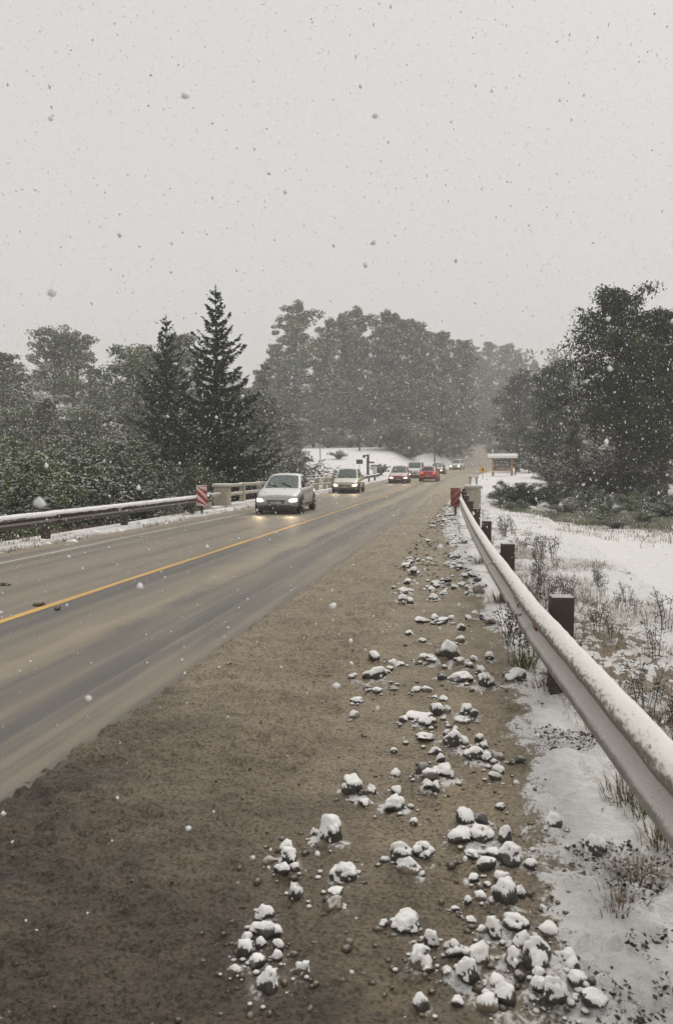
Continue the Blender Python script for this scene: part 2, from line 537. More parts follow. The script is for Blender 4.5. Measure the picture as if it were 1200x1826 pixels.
def ribbon(name, u0, u1, mat, lift, y0, y1, step, nu=2, mud=None):
    ys = np.arange(y0, y1 + step, step)
    us = np.linspace(u0, u1, nu)
    U, Y = np.meshgrid(us, ys)
    sl = np.gradient(road_x(ys), ys)[:, None]
    X = road_x(Y) + U / np.sqrt(1 + sl ** 2); Yp = Y - U * sl / np.sqrt(1 + sl ** 2)
    Z = road_z(Y) + lift - .012 * np.abs(U) * 0
    f = grid_faces(nu, len(ys))
    me = mesh_np(name, np.stack([X, Yp, Z], -1), f, mat, True)
    uv = me.uv_layers.new(name='UVMap')
    co = np.stack([U.ravel(), Y.ravel()], 1)[f.ravel()]
    uv.data.foreach_set('uv', co.astype(np.float32).ravel())
    if mud is not None:
        attr(me, 'mud', mud(U, Y).ravel())
        attr(me, 'washed', (.92 * np.exp(-((U - 2.45) / .55) ** 4) * (1 - smooth(12, 30, Y))).ravel())
    return tag(link(name, me), kind='structure')

def road_mud(U, Y):
    m = smooth(-3.15, -3.7, U) * .75 + smooth(1.9, 2.9, U) * smooth(14, 40, Y) * .9 + .25 * smooth(2.78, 2.95, U) + .80 * np.exp(-((U - 1.2) / .42) ** 2) + .55 * np.exp(-((U + .55) / .45) ** 2) + .45 * np.exp(-((U + 2.1) / .5) ** 2)
    return np.clip(m + .55 * smooth(22, 60, Y), 0, 1)
ribbon('road', -4.05, 4.7, M['road'], 0.0, -12, 260, 1.0, 36, road_mud)
ribbon('centre_line', -.062, .062, M['yellow_paint'], .004, -12, 230, 1.0)
ribbon('edge_line', -3.16, -3.05, M['white_paint'], .004, -12, 230, 1.0)

# stones seen on the shoulder: photo pixel of the base, width and height in photo pixels
STONES = [  # px, py, w, h, tan, label
 (587, 1522, 42, 46, 0, 'big dark stone with a thick round snow cap, alone left of centre on the mud'),
 (610, 1590, 46, 32, 0, 'oval dark stone with snow along its back, just below the big capped stone'),
 (526, 1627, 27, 31, 0, 'small upright dark stone with snow cap below the snowy cone of lumps'),
 (595, 1643, 39, 25, 1, 'bare tan stone without snow on the mud below the oval dark stone'),
 (475, 1790, 40, 40, 0, 'pointed snowy stone lowest in the left row of clods'),
 (538, 1760, 27, 31, 1, 'brownish upright stone standing alone right of the left clod row'),
 (627, 1432, 38, 30, 0, 'lumpy dark stone under heaped snow at the top of the left stones'),
 (702, 1464, 39, 29, 0, 'half round stone with smooth white top between the two stone rows'),
 (714, 1566, 40, 36, 0, 'round snow covered stone leftmost in a touching group of three'),
 (728, 1577, 46, 24, 1, 'flat brownish stone lowest in the touching group of three'),
 (755, 1553, 40, 26, 0, 'rough dark stone rightmost in the touching group of three'),
 (722, 1676, 52, 24, 0, 'long flat dark stone with thin snow, alone above the bottom stones'),
 (768, 1711, 29, 32, 0, 'upright stone with white top above the round brown boulder'),
 (750, 1750, 43, 40, 1, 'round brown boulder with little snow near the bottom edge'),
 (667, 1224, 46, 24, 0, 'smooth long loaf shaped stone lying alone beside the tyre tread marks'),
 (802, 1192, 33, 40, 0, 'large rounded stone rising out of the snowy rubble heap at mid shoulder'),
 (866, 1236, 27, 25, 0, 'angular snowy stone to the left of the stone beside the guardrail post'),
 (920, 1231, 36, 28, 0, 'pale blocky stone lying beside the foot of the near guardrail post'),
 (985, 1496, 31, 26, 0, 'dark faced stone half sunk in the snow strip near the rail'),
 (1060, 1541, 43, 34, 0, 'dark boulder closest to the guardrail at the litter edge'),
 (857, 1520, 46, 29, 0, 'wide dark stone with flat snow top at the head of the right heap'),
 (900, 1528, 25, 36, 0, 'tall narrow stone speckled with snow right of the wide flat one'),
 (907, 1560, 46, 36, 0, 'dark lumpy stone with a snowy crest below the tall narrow stone'),
 (895, 1596, 33, 26, 1, 'pale low stone between the crested stone and the dark pair'),
 (927, 1623, 21, 36, 0, 'leaning narrow dark stone, right one of the dark pair'),
 (900, 1644, 42, 46, 0, 'big dark pitted stone, left one of the dark pair'),
 (920, 1676, 43, 29, 0, 'square ended dark stone with a white flat top below the dark pair'),
 (880, 1694, 33, 36, 0, 'dark footed stone under a tall snow heap beside the square ended one'),
 (808, 1734, 37, 28, 0, 'speckled stone with a snow drip left of the bottom heap'),
 (832, 1780, 39, 40, 0, 'white topped stone with dark overhang at the left of the bottom heap'),
 (915, 1753, 29, 38, 0, 'small white capped stone in the notch of the bottom heap'),
 (958, 1762, 44, 56, 0, 'largest snow heaped boulder at the bottom of the shoulder'),
 (1015, 1760, 43, 34, 0, 'broad snowy stone with dark front right of the largest boulder'),
 (1030, 1790, 37, 31, 0, 'snowy stone with two dark hollows below the broad snowy one'),
 (990, 1823, 42, 45, 0, 'round snow ball like stone at the bottom edge of the snow'),
 (806, 1346, 29, 28, 0, 'bell shaped stone with a small snow lump on its head'),
 (790, 1402, 39, 26, 0, 'broad white stone at the top right of the egg shaped cluster'),
]
SMALL = [(560, 1508, 16, 14), (597, 1613, 27, 9), (497, 1718, 19, 24), (435, 1726, 31, 30), (455, 1743, 31, 20), (493, 1736, 20, 20), (418, 1755, 21, 16),
 (660, 1432, 20, 18), (650, 1449, 23, 12), (706, 1427, 19, 12), (738, 1488, 15, 13), (750, 1822, 31, 30), (892, 1455, 21, 10), (830, 1490, 34, 26),
 (858, 1487, 28, 24), (822, 1523, 40, 19), (878, 1545, 31, 18), (947, 1567, 23, 16), (950, 1529, 13, 10), (968, 1637, 15, 12), (853, 1742, 40, 34),
 (933, 1724, 36, 34), (960, 1810, 29, 26), (980, 1697, 31, 17), (855, 1624, 25, 18), (833, 1634, 17, 14), (960, 1783, 21, 15), (867, 1573, 35, 20),
 (787, 1222, 19, 16), (823, 1226, 41, 17), (857, 1209, 15, 13), (873, 1186, 17, 14), (720, 1066, 21, 11), (717, 1082, 17, 13), (731, 1085, 13, 13),
 (853, 1067, 21, 18), (823, 1133, 17, 14), (820, 1154, 19, 13), (862, 1110, 19, 13), (870, 1121, 14, 11), (878, 1122, 13, 10), (750, 1118, 23, 10),
 (730, 1141, 15, 11), (753, 1154, 14, 9), (772, 1076, 17, 11), (778, 1289, 23, 22), (796, 1286, 16, 14), (831, 1289, 21, 20), (845, 1293, 15, 13),
 (747, 1299, 46, 14), (720, 1300, 19, 12), (757, 1309, 26, 13), (823, 1303, 29, 15), (812, 1318, 13, 13), (796, 1325, 15, 14), (827, 1341, 17, 16),
 (757, 1333, 37, 14), (778, 1357, 21, 16), (785, 1371, 19, 17), (855, 1332, 17, 14), (863, 1348, 19, 16), (845, 1370, 34, 22), (866, 1372, 20, 16),
 (883, 1369, 27, 20), (888, 1391, 23, 18), (883, 1403, 23, 15), (928, 1370, 19, 12), (920, 1408, 15, 11), (753, 1401, 25, 22), (767, 1409, 31, 16),
 (760, 1424, 19, 16), (776, 1427, 20, 20), (705, 1397, 19, 14), (702, 1355, 13, 10), (631, 1289, 20, 13), (637, 1263, 22, 12), (667, 1188, 19, 18),
 (785, 1190, 20, 14), (770, 1195, 22, 12), (755, 1190, 18, 10), (820, 1196, 18, 12), (838, 1200, 16, 11), (845, 1188, 15, 9), (700, 1190, 14, 8),
 (712, 1197, 18, 9), (695, 1205, 14, 8), (690, 1212, 12, 7), (655, 1240, 16, 8), (670, 1245, 18, 9), (742, 1244, 18, 9), (760, 1243, 20, 10),
 (700, 1240, 22, 9), (775, 1255, 12, 8), (790, 1260, 16, 8), (775, 1115, 14, 10), (790, 1118, 20, 10), (805, 1112, 14, 10), (835, 1112, 14, 10),
 (847, 1100, 12, 8), (480, 1560, 22, 16), (505, 1580, 24, 18), (495, 1575, 14, 12), (525, 1573, 22, 16), (513, 1558, 30, 24), (510, 1540, 22, 20),
 (470, 1660, 34, 26), (455, 1690, 24, 18), (475, 1694, 34, 26), (492, 1694, 22, 18), (462, 1712, 22, 18), (440, 1700, 18, 14), (760, 1760, 16, 12),
 (795, 1770, 18, 13), (815, 1815, 22, 16), (885, 1790, 30, 20), (925, 1780, 20, 14), (900, 1815, 46, 30), (870, 1826, 40, 24), (1060, 1825, 45, 24),
 (840, 1660, 18, 10), (862, 1690, 20, 12), (810, 1640, 14, 8), (845, 1590, 22, 12), (870, 1600, 15, 8), (840, 1550, 26, 12)]

def stone_spot(px, py):
    p = P(px, py, 0.015)
    return p
SPOTS = []      # x, y, width m, height m
for s in STONES:
    p = stone_spot(s[0], s[1]); k = FPX / float(np.dot(p - CAM, F)); SPOTS.append((p[0], p[1], s[2] / k, s[3] / k, s[4], s[5]))
for s in SMALL:
    p = stone_spot(s[0], s[1]); k = FPX / float(np.dot(p - CAM, F)); SPOTS.append((p[0], p[1], s[2] / k, s[3] / k, int(rng.random() < .22), None))
# the strew further along the shoulder
def rail_x(y):
    return np.interp(y, [-3, 0, 3, 6.1, 10.2, 14.4, 20, 27, 33, 40], [1.36, 1.03, .73, .48, .26, .07, -.14, -.38, -.52, -.64])
while len(SPOTS) < 296:
    y = 10.5 + 24 * rng.random() ** 1.25
    a, b = -1.05 - .008 * y, float(rail_x(y)) - .10
    x = a + (b - a) * rng.random() ** .8
    if fbm(np.array(x * 1.6), np.array(y * .7), 31) < .47 + .10 * rng.random(): continue
    w = .055 + .10 * rng.random() ** 2.0
    SPOTS.append((x, y, w, w * (.5 + .3 * rng.random()), int(rng.random() < .15), None))

def shoulder_height(X, Y):
    base = road_z(Y) + .004
    w = smooth(-.2, 1.3, X)
    z = base * (1 - w) + ground_z(X, Y) * w
    n = fbm(X / .35, Y / .35, 21, 5)
    mudedge = smooth(-2.42, -2.18, X + (fbm(X / .07, Y / .08, 22) - .5) * .20 + .08 * (fbm(X, Y / 3.5, 29) - .5))
    z = z - .05 * (1 - mudedge) + .034 * mudedge
    rough = mudedge * (1 - .65 * smooth(-1.0, -.75, X) * (1 - smooth(.1, .4, X)))
    det = fbm(X / .09, Y / .075, 23, 4) - .5
    z = z + rough * (.034 * (n - .5) + .046 * det + .034 * (fbm(X / .038, Y / .034, 39, 2) - .5))
    bil = lambda s, k: np.abs(2 * vnoise(X / s + .35 * n, Y / (s * .8) + .35 * n, k) - 1)
    patch = smooth(.35, .65, fbm(X / .6, Y / .5, 37, 3))
    z = z + rough * (.35 + .9 * patch) * (.030 * (1 - bil(.12, 35)) + .024 * (1 - bil(.055, 36)) - .02)
    z = z + .018 * rough * np.clip(fbm(X / .5, Y / .12, 26, 3) - .55, 0, 1) * 3
    # ridges left by a lugged tyre
    tr = np.exp(-((X + 1.17 - .02 * np.sin(Y)) / .075) ** 2) * smooth(5.4, 6.2, Y) * (1 - smooth(11, 14, Y))
    z = z + tr * (.016 * np.sin(Y * 2 * np.pi / .17) - .008)
    return z, mudedge

def build_shoulder():
    xs = np.linspace(PX0, PX1, 350)
    ys = [PY0]
    while ys[-1] < PY1: ys.append(ys[-1] + max(.017, .0062 * ys[-1]))
    ys = np.array(ys)
    X, Y = np.meshgrid(xs, ys)
    Z, me_ = shoulder_height(X, Y)
    heap = np.zeros_like(Z)
    for (sx, sy, w, h, t, lb) in SPOTS:
        i0, i1 = np.searchsorted(ys, [sy - 3 * w, sy + 3 * w])
        j0, j1 = np.searchsorted(xs, [sx - 3 * w, sx + 3 * w])
        if i1 <= i0 or j1 <= j0: continue
        d2 = ((X[i0:i1, j0:j1] - sx) ** 2 + (Y[i0:i1, j0:j1] - sy - w * .2) ** 2) / (w * .95) ** 2
        heap[i0:i1, j0:j1] = heap[i0:i1, j0:j1] + np.exp(-d2) * h * .30
    heap = np.minimum(heap, .07)
    lump = fbm(X / .055, Y / .055, 27, 3)
    Z = Z + heap * (.35 + 1.3 * lump)
    n = fbm(X / .30, Y / .35, 24); nb = fbm(X / .9, Y / 1.1, 25); nf = fbm(X / .06, Y / .06, 28, 3)
    edge = np.interp(Y, [0, 1.5, 2.4, 3, 4, 5.2, 6.2, 8, 11, 16, 24, 34], [-.2, -.08, .12, .26, .32, .30, .34, .26, .0, -.45, -.95, -1.15]) + (n - .5) * .34
    cov = smooth(-.22, .30, X - edge + .25 * (nf - .5))
    far = smooth(8, 14, Y)
    cov = cov * (1 - far * .55 * smooth(.50, .34, nb * .55 + n * .45))
    # twigs, leaves and bare earth show along the rail
    lit = smooth(.12, .34, X - rail_x(Y) + .02 + (nb - .5) * .5) * (1 - smooth(1.0, 1.9, X - rail_x(Y))) * (1 - far * .7)
    cov = cov * (1 - lit * .88 * smooth(.43, .55, n * .35 + nf * .65))
    cov = np.maximum(cov, np.clip(heap / .016, 0, 1) * (.26 + .36 * smooth(.44, .58, nf)) * smooth(.3, .6, nb + .12))
    Z = Z + .016 * cov * (X > edge) + .006 * (nf - .5) * cov
    # let the borders of the patch sink out of sight
    for sl in (np.s_[:, 0], np.s_[:, -1], np.s_[0, :], np.s_[-1, :]): Z[sl] = Z[sl] - .25
    Z[:, -2] += .006
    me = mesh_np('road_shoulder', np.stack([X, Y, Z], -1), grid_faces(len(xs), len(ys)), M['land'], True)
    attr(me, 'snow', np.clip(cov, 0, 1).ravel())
    attr(me, 'slurry_sheen', np.clip(smooth(2.0, 5.9, Y + 1.2 * (X + 1.2)) * (.95 - .35 * smooth(.1, .5, X)) + .25 * (nb - .5), 0, 1).ravel())  # paler with distance: drier slurry, plus sky sheen painted into the mud
    tag(link('road_shoulder', me), kind='structure')
    return xs, ys, Z
SHX, SHY, SHZ = build_shoulder()
def sh_z(x, y):
    """height of the shoulder surface"""
    i = int(np.clip(np.searchsorted(SHY, y), 1, len(SHY) - 2)); j = int(np.clip(np.searchsorted(SHX, x), 1, len(SHX) - 2))
    return float(SHZ[i, j])

# ------------------------------------------------------------------ stones
def ico(sub):
    bm = bmesh.new(); bmesh.ops.create_icosphere(bm, subdivisions=sub, radius=1)
    bm.verts.index_update()
    v = np.array([x.co for x in bm.verts]); f = np.array([[x.index for x in q.verts] for q in bm.faces]); bm.free()
    return v, f

def vert_normals(v, f):
    fn = np.cross(v[f[:, 1]] - v[f[:, 0]], v[f[:, 2]] - v[f[:, 0]])
    n = np.zeros_like(v)
    for k in range(3): np.add.at(n, f[:, k], fn)
    return n / (np.linalg.norm(n, axis=1, keepdims=True) + 1e-9)

def stone_mesh(seed, sub, rough=.2, mat='stone_dark'):
    r = np.random.default_rng(seed)
    v, f = ico(sub)
    s = np.ones(len(v))
    for k in range(10):
        d = r.normal(size=3); d /= np.linalg.norm(d); fr = 1.0 + k * .55
        s += rough * (.55 / (1 + .35 * k)) * np.sin(v @ d * fr * 2 + r.random() * 6.3)
    for k in range(5):   # a few broken flats
        d = r.normal(size=3); d /= np.linalg.norm(d); lim = .72 + .25 * r.random()
        q = (v * s[:, None]) @ d
        s = np.where(q > lim, s * lim / q, s)
    v = v * s[:, None]
    v[:, 2] = np.where(v[:, 2] < -.45, -.45 + (v[:, 2] + .45) * .3, v[:, 2])
    lo, hi = v.min(0), v.max(0)
    v = (v - (lo + hi) / 2) / (hi - lo)      # unit box
    body = mesh_np('stone', v, f, M[mat], True)
    n = vert_normals(v, f)
    nv = sum(np.sin(v @ r.normal(size=3) * (10 + 9 * k) + r.random() * 6.3) for k in range(7)) / 5.5
    wgt = n[:, 2] + .50 * nv + .30 * v[:, 2]
    thr = .34
    keep = (wgt[f] > thr).sum(1) >= 2
    lift = smooth(thr - .12, thr + .5, wgt)
    lumps = sum(np.sin(v @ r.normal(size=3) * 14 + r.random() * 6.3) for k in range(4)) / 4
    cv = v + n * (.008 + .03 * lift)[:, None]
    cv[:, 2] += lift * (.055 + .030 * lumps)
    ff = f[keep]
    used = np.unique(ff); mp = np.full(len(v), -1); mp[used] = np.arange(len(used))
    cap = mesh_np('snow_cap', cv[used], mp[ff], M['snow'], True)
    return body, cap
BIG = [(stone_mesh(100 + i, 4, .26), stone_mesh(100 + i, 4, .26, 'stone_tan')) for i in range(9)]
LIT = [(stone_mesh(200 + i, 3, .22), stone_mesh(200 + i, 3, .22, 'stone_tan')) for i in range(7)]

KEYS = ['big capped stone', 'oval dark stone', 'small upright stone', 'bare tan stone', 'pointed snowy stone', 'brown upright stone', 'lumpy heaped stone', 'half round stone', 'round stone of three',
        'flat brown stone of three', 'rough stone of three', 'long flat stone', 'upright white topped stone', 'round brown boulder', 'loaf shaped stone', 'large rounded rubble stone', 'angular snowy stone',
        'pale blocky stone', 'sunk dark stone', 'boulder closest to the rail', 'wide flat topped stone', 'tall narrow stone', 'crested lumpy stone', 'pale low stone', 'leaning narrow stone', 'big pitted stone',
        'square ended stone', 'dark footed stone', 'speckled dripping stone', 'overhanging white stone', 'notch stone', 'largest heaped boulder', 'broad snowy stone', 'two hollowed stone', 'snow ball stone',
        'bell shaped stone', 'broad white cluster stone']
def small_labels():
    anchors = [(s[0], s[1], k) for s, k in zip(STONES, KEYS)]; out = []; seen = {}
    for s in SMALL:
        d = [((s[0] - a[0]) ** 2 + (1.6 * (s[1] - a[1])) ** 2, a) for a in anchors]; a = min(d)[1]
        ax, ay = s[0] - a[0], s[1] - a[1]
        if abs(ax) > 2.2 * abs(ay): w = 'left of' if ax < 0 else 'right of'
        elif abs(ay) > 2.2 * abs(ax): w = 'behind' if ay < 0 else 'in front of'
        else: w = ('behind' if ay < 0 else 'in front of') + ' and '  + ('left of' if ax < 0 else 'right of')
        look = 'flat' if s[3] < s[2] * .55 else 'small'
        t = f'{look} snow dusted stone {w} the {a[2]}'
        seen.setdefault(t, []).append(len(out)); out.append([t, math.hypot(ax, ay)])
    for t, ids in seen.items():
        if len(ids) > 1:
            for n, i in enumerate(sorted(ids, key=lambda i: out[i][1])):
                out[i][0] = t.replace(' snow dusted', ' snowy').replace(' stone ', ' stone, %s away ' % ('nearest', 'second', 'third', 'fourth', 'fifth', 'sixth', 'seventh', 'eighth', 'ninth')[min(n, 8)], 1)
    return [o[0] for o in out]
SMALL_LB = small_labels()
for i, (x, y, w, h, tan, lb) in enumerate(SPOTS):
    kind = (BIG if lb or w > .1 else LIT)
    body, cap = kind[i % len(kind)][tan]
    z = sh_z(x, y)
    hh = min(h * 1.0, w * 1.15)
    o = link('stone', body, None, (x, y + w * .2, z + hh * .27), (rng.normal() * .12, rng.normal() * .12, (i * 2.399) % 6.283), (w * 1.04, w * (.85 + .3 * rng.random()), hh * 1.05))
    if lb == STONES[14][5]: o.rotation_euler = (0, 0, .2); o.scale = (w, w * .55, hh)
    if lb:
        tag(o, lb, 'stone', 'larger stones on the shoulder')
    elif i < len(STONES) + len(SMALL):
        tag(o, SMALL_LB[i - len(STONES)], 'stone', 'smaller stones on the shoulder')
    else:
        tag(o, 'little snowy stone in the strew along the far end of the guardrail', 'stone', 'little stones of the far strew')
    bare = (lb and ('bare tan' in lb)) or (not lb and rng.random() < .12)
    if not bare:
        link('snow_cap', cap, o)

def build_grit():
    # crumbs of mud and pebbles too small to pick apart
    base, f = ico(1)
    V, Fc = [], []; n = 0
    def drop(x, y, s, zz=None):
        nonlocal n
        sc = s * (0.7 + .6 * rng.random(3)); sc[2] *= .7
        v = base * sc * (1 + .22 * rng.normal(size=(len(base), 1)))
        V.append(v + [x, y, (sh_z(x, y) if zz is None else zz) - sc[2] * .1]); Fc.append(f + n); n += len(base)
    big = [s for s in SPOTS]
    for k in range(1900):
        s = big[int(rng.integers(len(big)))]
        x, y = s[0] + rng.normal() * (.09 + .5 * s[2]), s[1] + rng.normal() * (.10 + .5 * s[2])
        if -2.1 < x < rail_x(y) and 1.4 < y < 48: drop(x, y, .004 + .018 * rng.random() ** 4.0)
    for k in range(1500):
        y = 1.9 + 12 * rng.random() ** 1.6; x = -2.2 + 2.2 * rng.random()
        drop(x, y, .003 + .008 * rng.random() ** 4)
    for k in range(900):
        y = 12 + 24 * rng.random(); x = -1.3 + (float(rail_x(y)) + 1.2) * rng.random()
        drop(x, y, .012 + .022 * rng.random() ** 2)
    me = mesh_np('grit', np.concatenate(V), np.concatenate(Fc), M['mud_lump'], True)
    tag(link('grit', me), 'crumbs of mud and pebbles strewn over the shoulder', 'grit', kind='stuff')
build_grit()

def build_rubble():
    # snowy lumps filling the heaps between the stones
    r = np.random.default_rng(61); shapes = []
    for q in range(5):
        v, f = ico(1 if q else 1); v = v * (1 + .20 * sum(np.sin(v @ r.normal(size=3) * 2.6 + r.random() * 6) for _ in range(3)) / 1.6)[:, None] * [1, 1, .75]; shapes.append(v)
    V, Fc = [], []; n = 0; tries = 0
    while n < 1100 * len(shapes[0]) and tries < 9000:
        tries += 1
        s = SPOTS[int(r.integers(len(SPOTS)))]; a = r.random() * 6.3; d = s[2] * (.45 + .75 * r.random())
        x, y = s[0] + math.cos(a) * d, s[1] + math.sin(a) * d
        if not (-2.1 < x < rail_x(y) - .05 and 1.5 < y < 46): continue
        k = s[2] * (.08 + .16 * r.random() ** 1.5); k = min(k, .035)
        an = r.random() * 6.3; c, sn = math.cos(an), math.sin(an); v = shapes[int(r.integers(5))] * k
        v = np.stack([v[:, 0] * c - v[:, 1] * sn, v[:, 0] * sn + v[:, 1] * c, v[:, 2]], 1)
        V.append(v + [x, y, sh_z(x, y) + k * .25]); Fc.append(f + n); n += len(v)
    tag(link('rubble', mesh_np('rubble', np.concatenate(V), np.concatenate(Fc), M['rubble'], True)), 'small snowy lumps of earth heaped between the shoulder stones', 'rubble', kind='stuff')
mat_plain('rubble', (.105, .084, .060), .7, 0, .45, 20, .3, .85, .15, .75)
build_rubble()

# three clods lying on the carriageway
for (px, py, w, lb) in ((70, 1080, 22, 'dark mud clod on the asphalt beyond the yellow line, larger of two'), (102, 1088, 14, 'dark mud clod on the asphalt touching the near side of the yellow line'),
                        (10, 1044, 20, 'flat dark mud clod near the picture edge in the far lane')):
    p = P(px, py, .0); k = FPX / float(np.dot(p - CAM, F))
    body, cap = stone_mesh(300 + px, 3, .35, 'mud_lump')
    o = link('mud_clod', body, None, (p[0], p[1], .02), (0, 0, px), (w / k, w / k * .8, .07))
    tag(o, lb, 'mud clod')

# a bent twig on the mud
tw = MB(); p0 = P(722, 1273, .02)
tw.tube([P(722, 1274, .025), P(735, 1268, .03), P(755, 1264, .028), P(782, 1262, .03)], [.006, .005, .005, .003], 5)
tag(tw.build('twig', M['wood_dark'], None, True), 'thin bent dark twig lying on the mud between two stone heaps', 'twig')

# ------------------------------------------------------------------ guardrails
WB = [(-.156, .010), (-.150, .030), (-.127, .068), (-.108, .081), (-.072, .081), (-.054, .068), (-.026, .012), (0, .0),
      (.026, .012), (.054, .068), (.072, .081), (.108, .081), (.127, .068), (.150, .030), (.156, .010)]
SC = [(.040, .046), (.062, .077), (.080, .0855), (.108, .0865), (.132, .078), (.156, .046), (.166, .022), (.166, -.002), (.156, -.012), (.148, -.006)]

def sweep(name, prof, pts, nrm, zc, mat, parent, closed=False, jitter=0.0, step=1, back=False):
    """profile (v up, u toward the road) carried along the path"""
    pts = np.asarray(pts); k = len(prof); n = len(pts)
    prof = np.asarray(prof)
    V = np.zeros((n, k, 3))
    for j in range(k):
        jj = 0
        if jitter: jj = jitter * (vnoise(np.arange(n) * .35 + 9.3 * j, np.full(n, j * 1.7), 41) - .45) + jitter * .7 * (vnoise(np.arange(n) * .07, np.full(n, j * .1), 42) - .5)
        V[:, j, :2] = pts[:, :2] + nrm * (prof[j, 1])
        V[:, j, 2] = pts[:, 2] + zc + prof[j, 0] + jj * (0 < j < k - 1)
    V = V.reshape(-1, 3)
    f = []
    for a in range(n - 1):
        for b in range(k - 1 if not closed else k):
            b2 = (b + 1) % k
            f.append((a * k + b, a * k + b2, (a + 1) * k + b2, (a + 1) * k + b))
    fl = [np.array(f)]
    if closed:
        fl.append(np.array([list(range(k))[::-1]])); fl.append(np.array([[(n - 1) * k + q for q in range(k)]]))
    return link(name, mesh_np(name, V, fl, mat, True), parent)

def guardrail(name, label, xf, zf, posts, ends, side, beam_mat, snow_mat, plates=()):
    root = thing(name, label, 'guardrail', (float(xf(posts[0])), posts[0], 0), group='crash barriers beside the road')
    inv = np.array([root.location.x, root.location.y, 0])
    def path(y0, y1, st):
        y = np.arange(y0, y1 + st * .5, st); x = np.array([float(xf(v)) for v in y])
        p = np.stack([x, y, np.array([float(zf(v)) for v in y])], 1)
        t = np.gradient(p[:, :2], axis=0); t /= np.linalg.norm(t, axis=1, keepdims=True)
        nr = np.stack([-t[:, 1], t[:, 0]], 1) * side
        return p - inv, nr
    th = [(v, u - .005) for v, u in WB[::-1]]
    for a, b in zip(ends[:-1], ends[1:]):
        p, nr = path(a, b + .25, .25)
        sweep('beam', WB + th, p, nr, .53 - (.0025 if int(a * 7) % 2 else 0), beam_mat, root, True)
    p, nr = path(ends[0], ends[-1], .04)
    sweep('snow_cover', SC, p, nr, .53, snow_mat, root, False, .011)
    for i, y in enumerate(posts):
        p, nr = path(y - .3, y + .3, .3)
        c = p[1]; n2 = Vector((nr[1][0], nr[1][1], 0))
        ang = math.atan2(nr[1][1], nr[1][0])
        b = MB().box(-.235, -.076, -.085, .085, -.4, .76, .006)
        po = b.build('post', M['post_brown'], root, False, (c[0], c[1], c[2]), (0, 0, ang))
        b = MB().box(-.075, -.004, -.06, .06, .42, .64, .004)
        b.build('spacer_block', M['post_brown'], root, False, (c[0], c[1], c[2]), (0, 0, ang))
        b = MB().tube([(.0, 0, .53), (.018, 0, .53)], .018, 8)
        b.build('bolt', M['galvanised'], root, False, (c[0], c[1], c[2]), (0, 0, ang))
        if plates and i in plates:
            b = MB().box(.012, .03, -.085, .02, .50, .56, .003)
            b.build('reflector_plate', M['plate_orange'], root, False, (c[0], c[1] , c[2]), (0, 0, ang))
    return root

def zshoulder(y):
    return 0.0 if y < 40 else float(road_z(y))
RP = [-2.1, 2.0, 6.1, 10.2, 14.4, 18.6, 22.8, 27.0, 31.2, 35.4]
guardrail('guardrail', 'grey steel guardrail with snow along its top, curving past the shoulder of stones', rail_x, zshoulder, RP,
          [-2.8] + [y + .1 for y in RP[1:]] + [39.0], 1, M['galvanised'], M['rail_snow'], (2, 3, 4, 5))
LP = [3.0, 8.0, 12.9, 17.8, 22.3, 28.4]
guardrail('guardrail', 'dark rusty guardrail with a white snow line on top, beyond the far lane', lambda y: -9.75 - .02 * max(0, y - 20), lambda y: -.03, LP,
          [1.0, 8.1, 12.9, 17.9, 22.4, 29.8], -1, M['rust_beam'], M['snow'])
guardrail('guardrail', 'short distant guardrail after the bridge on the far side of the road', lambda y: float(road_x(y)) - 4.7, lambda y: float(road_z(y)), [66.0, 70.0, 74.0, 78.0, 82.0],
          [64.5, 70.1, 74.1, 78.1, 84.0], -1, M['rust_beam'], M['snow'])

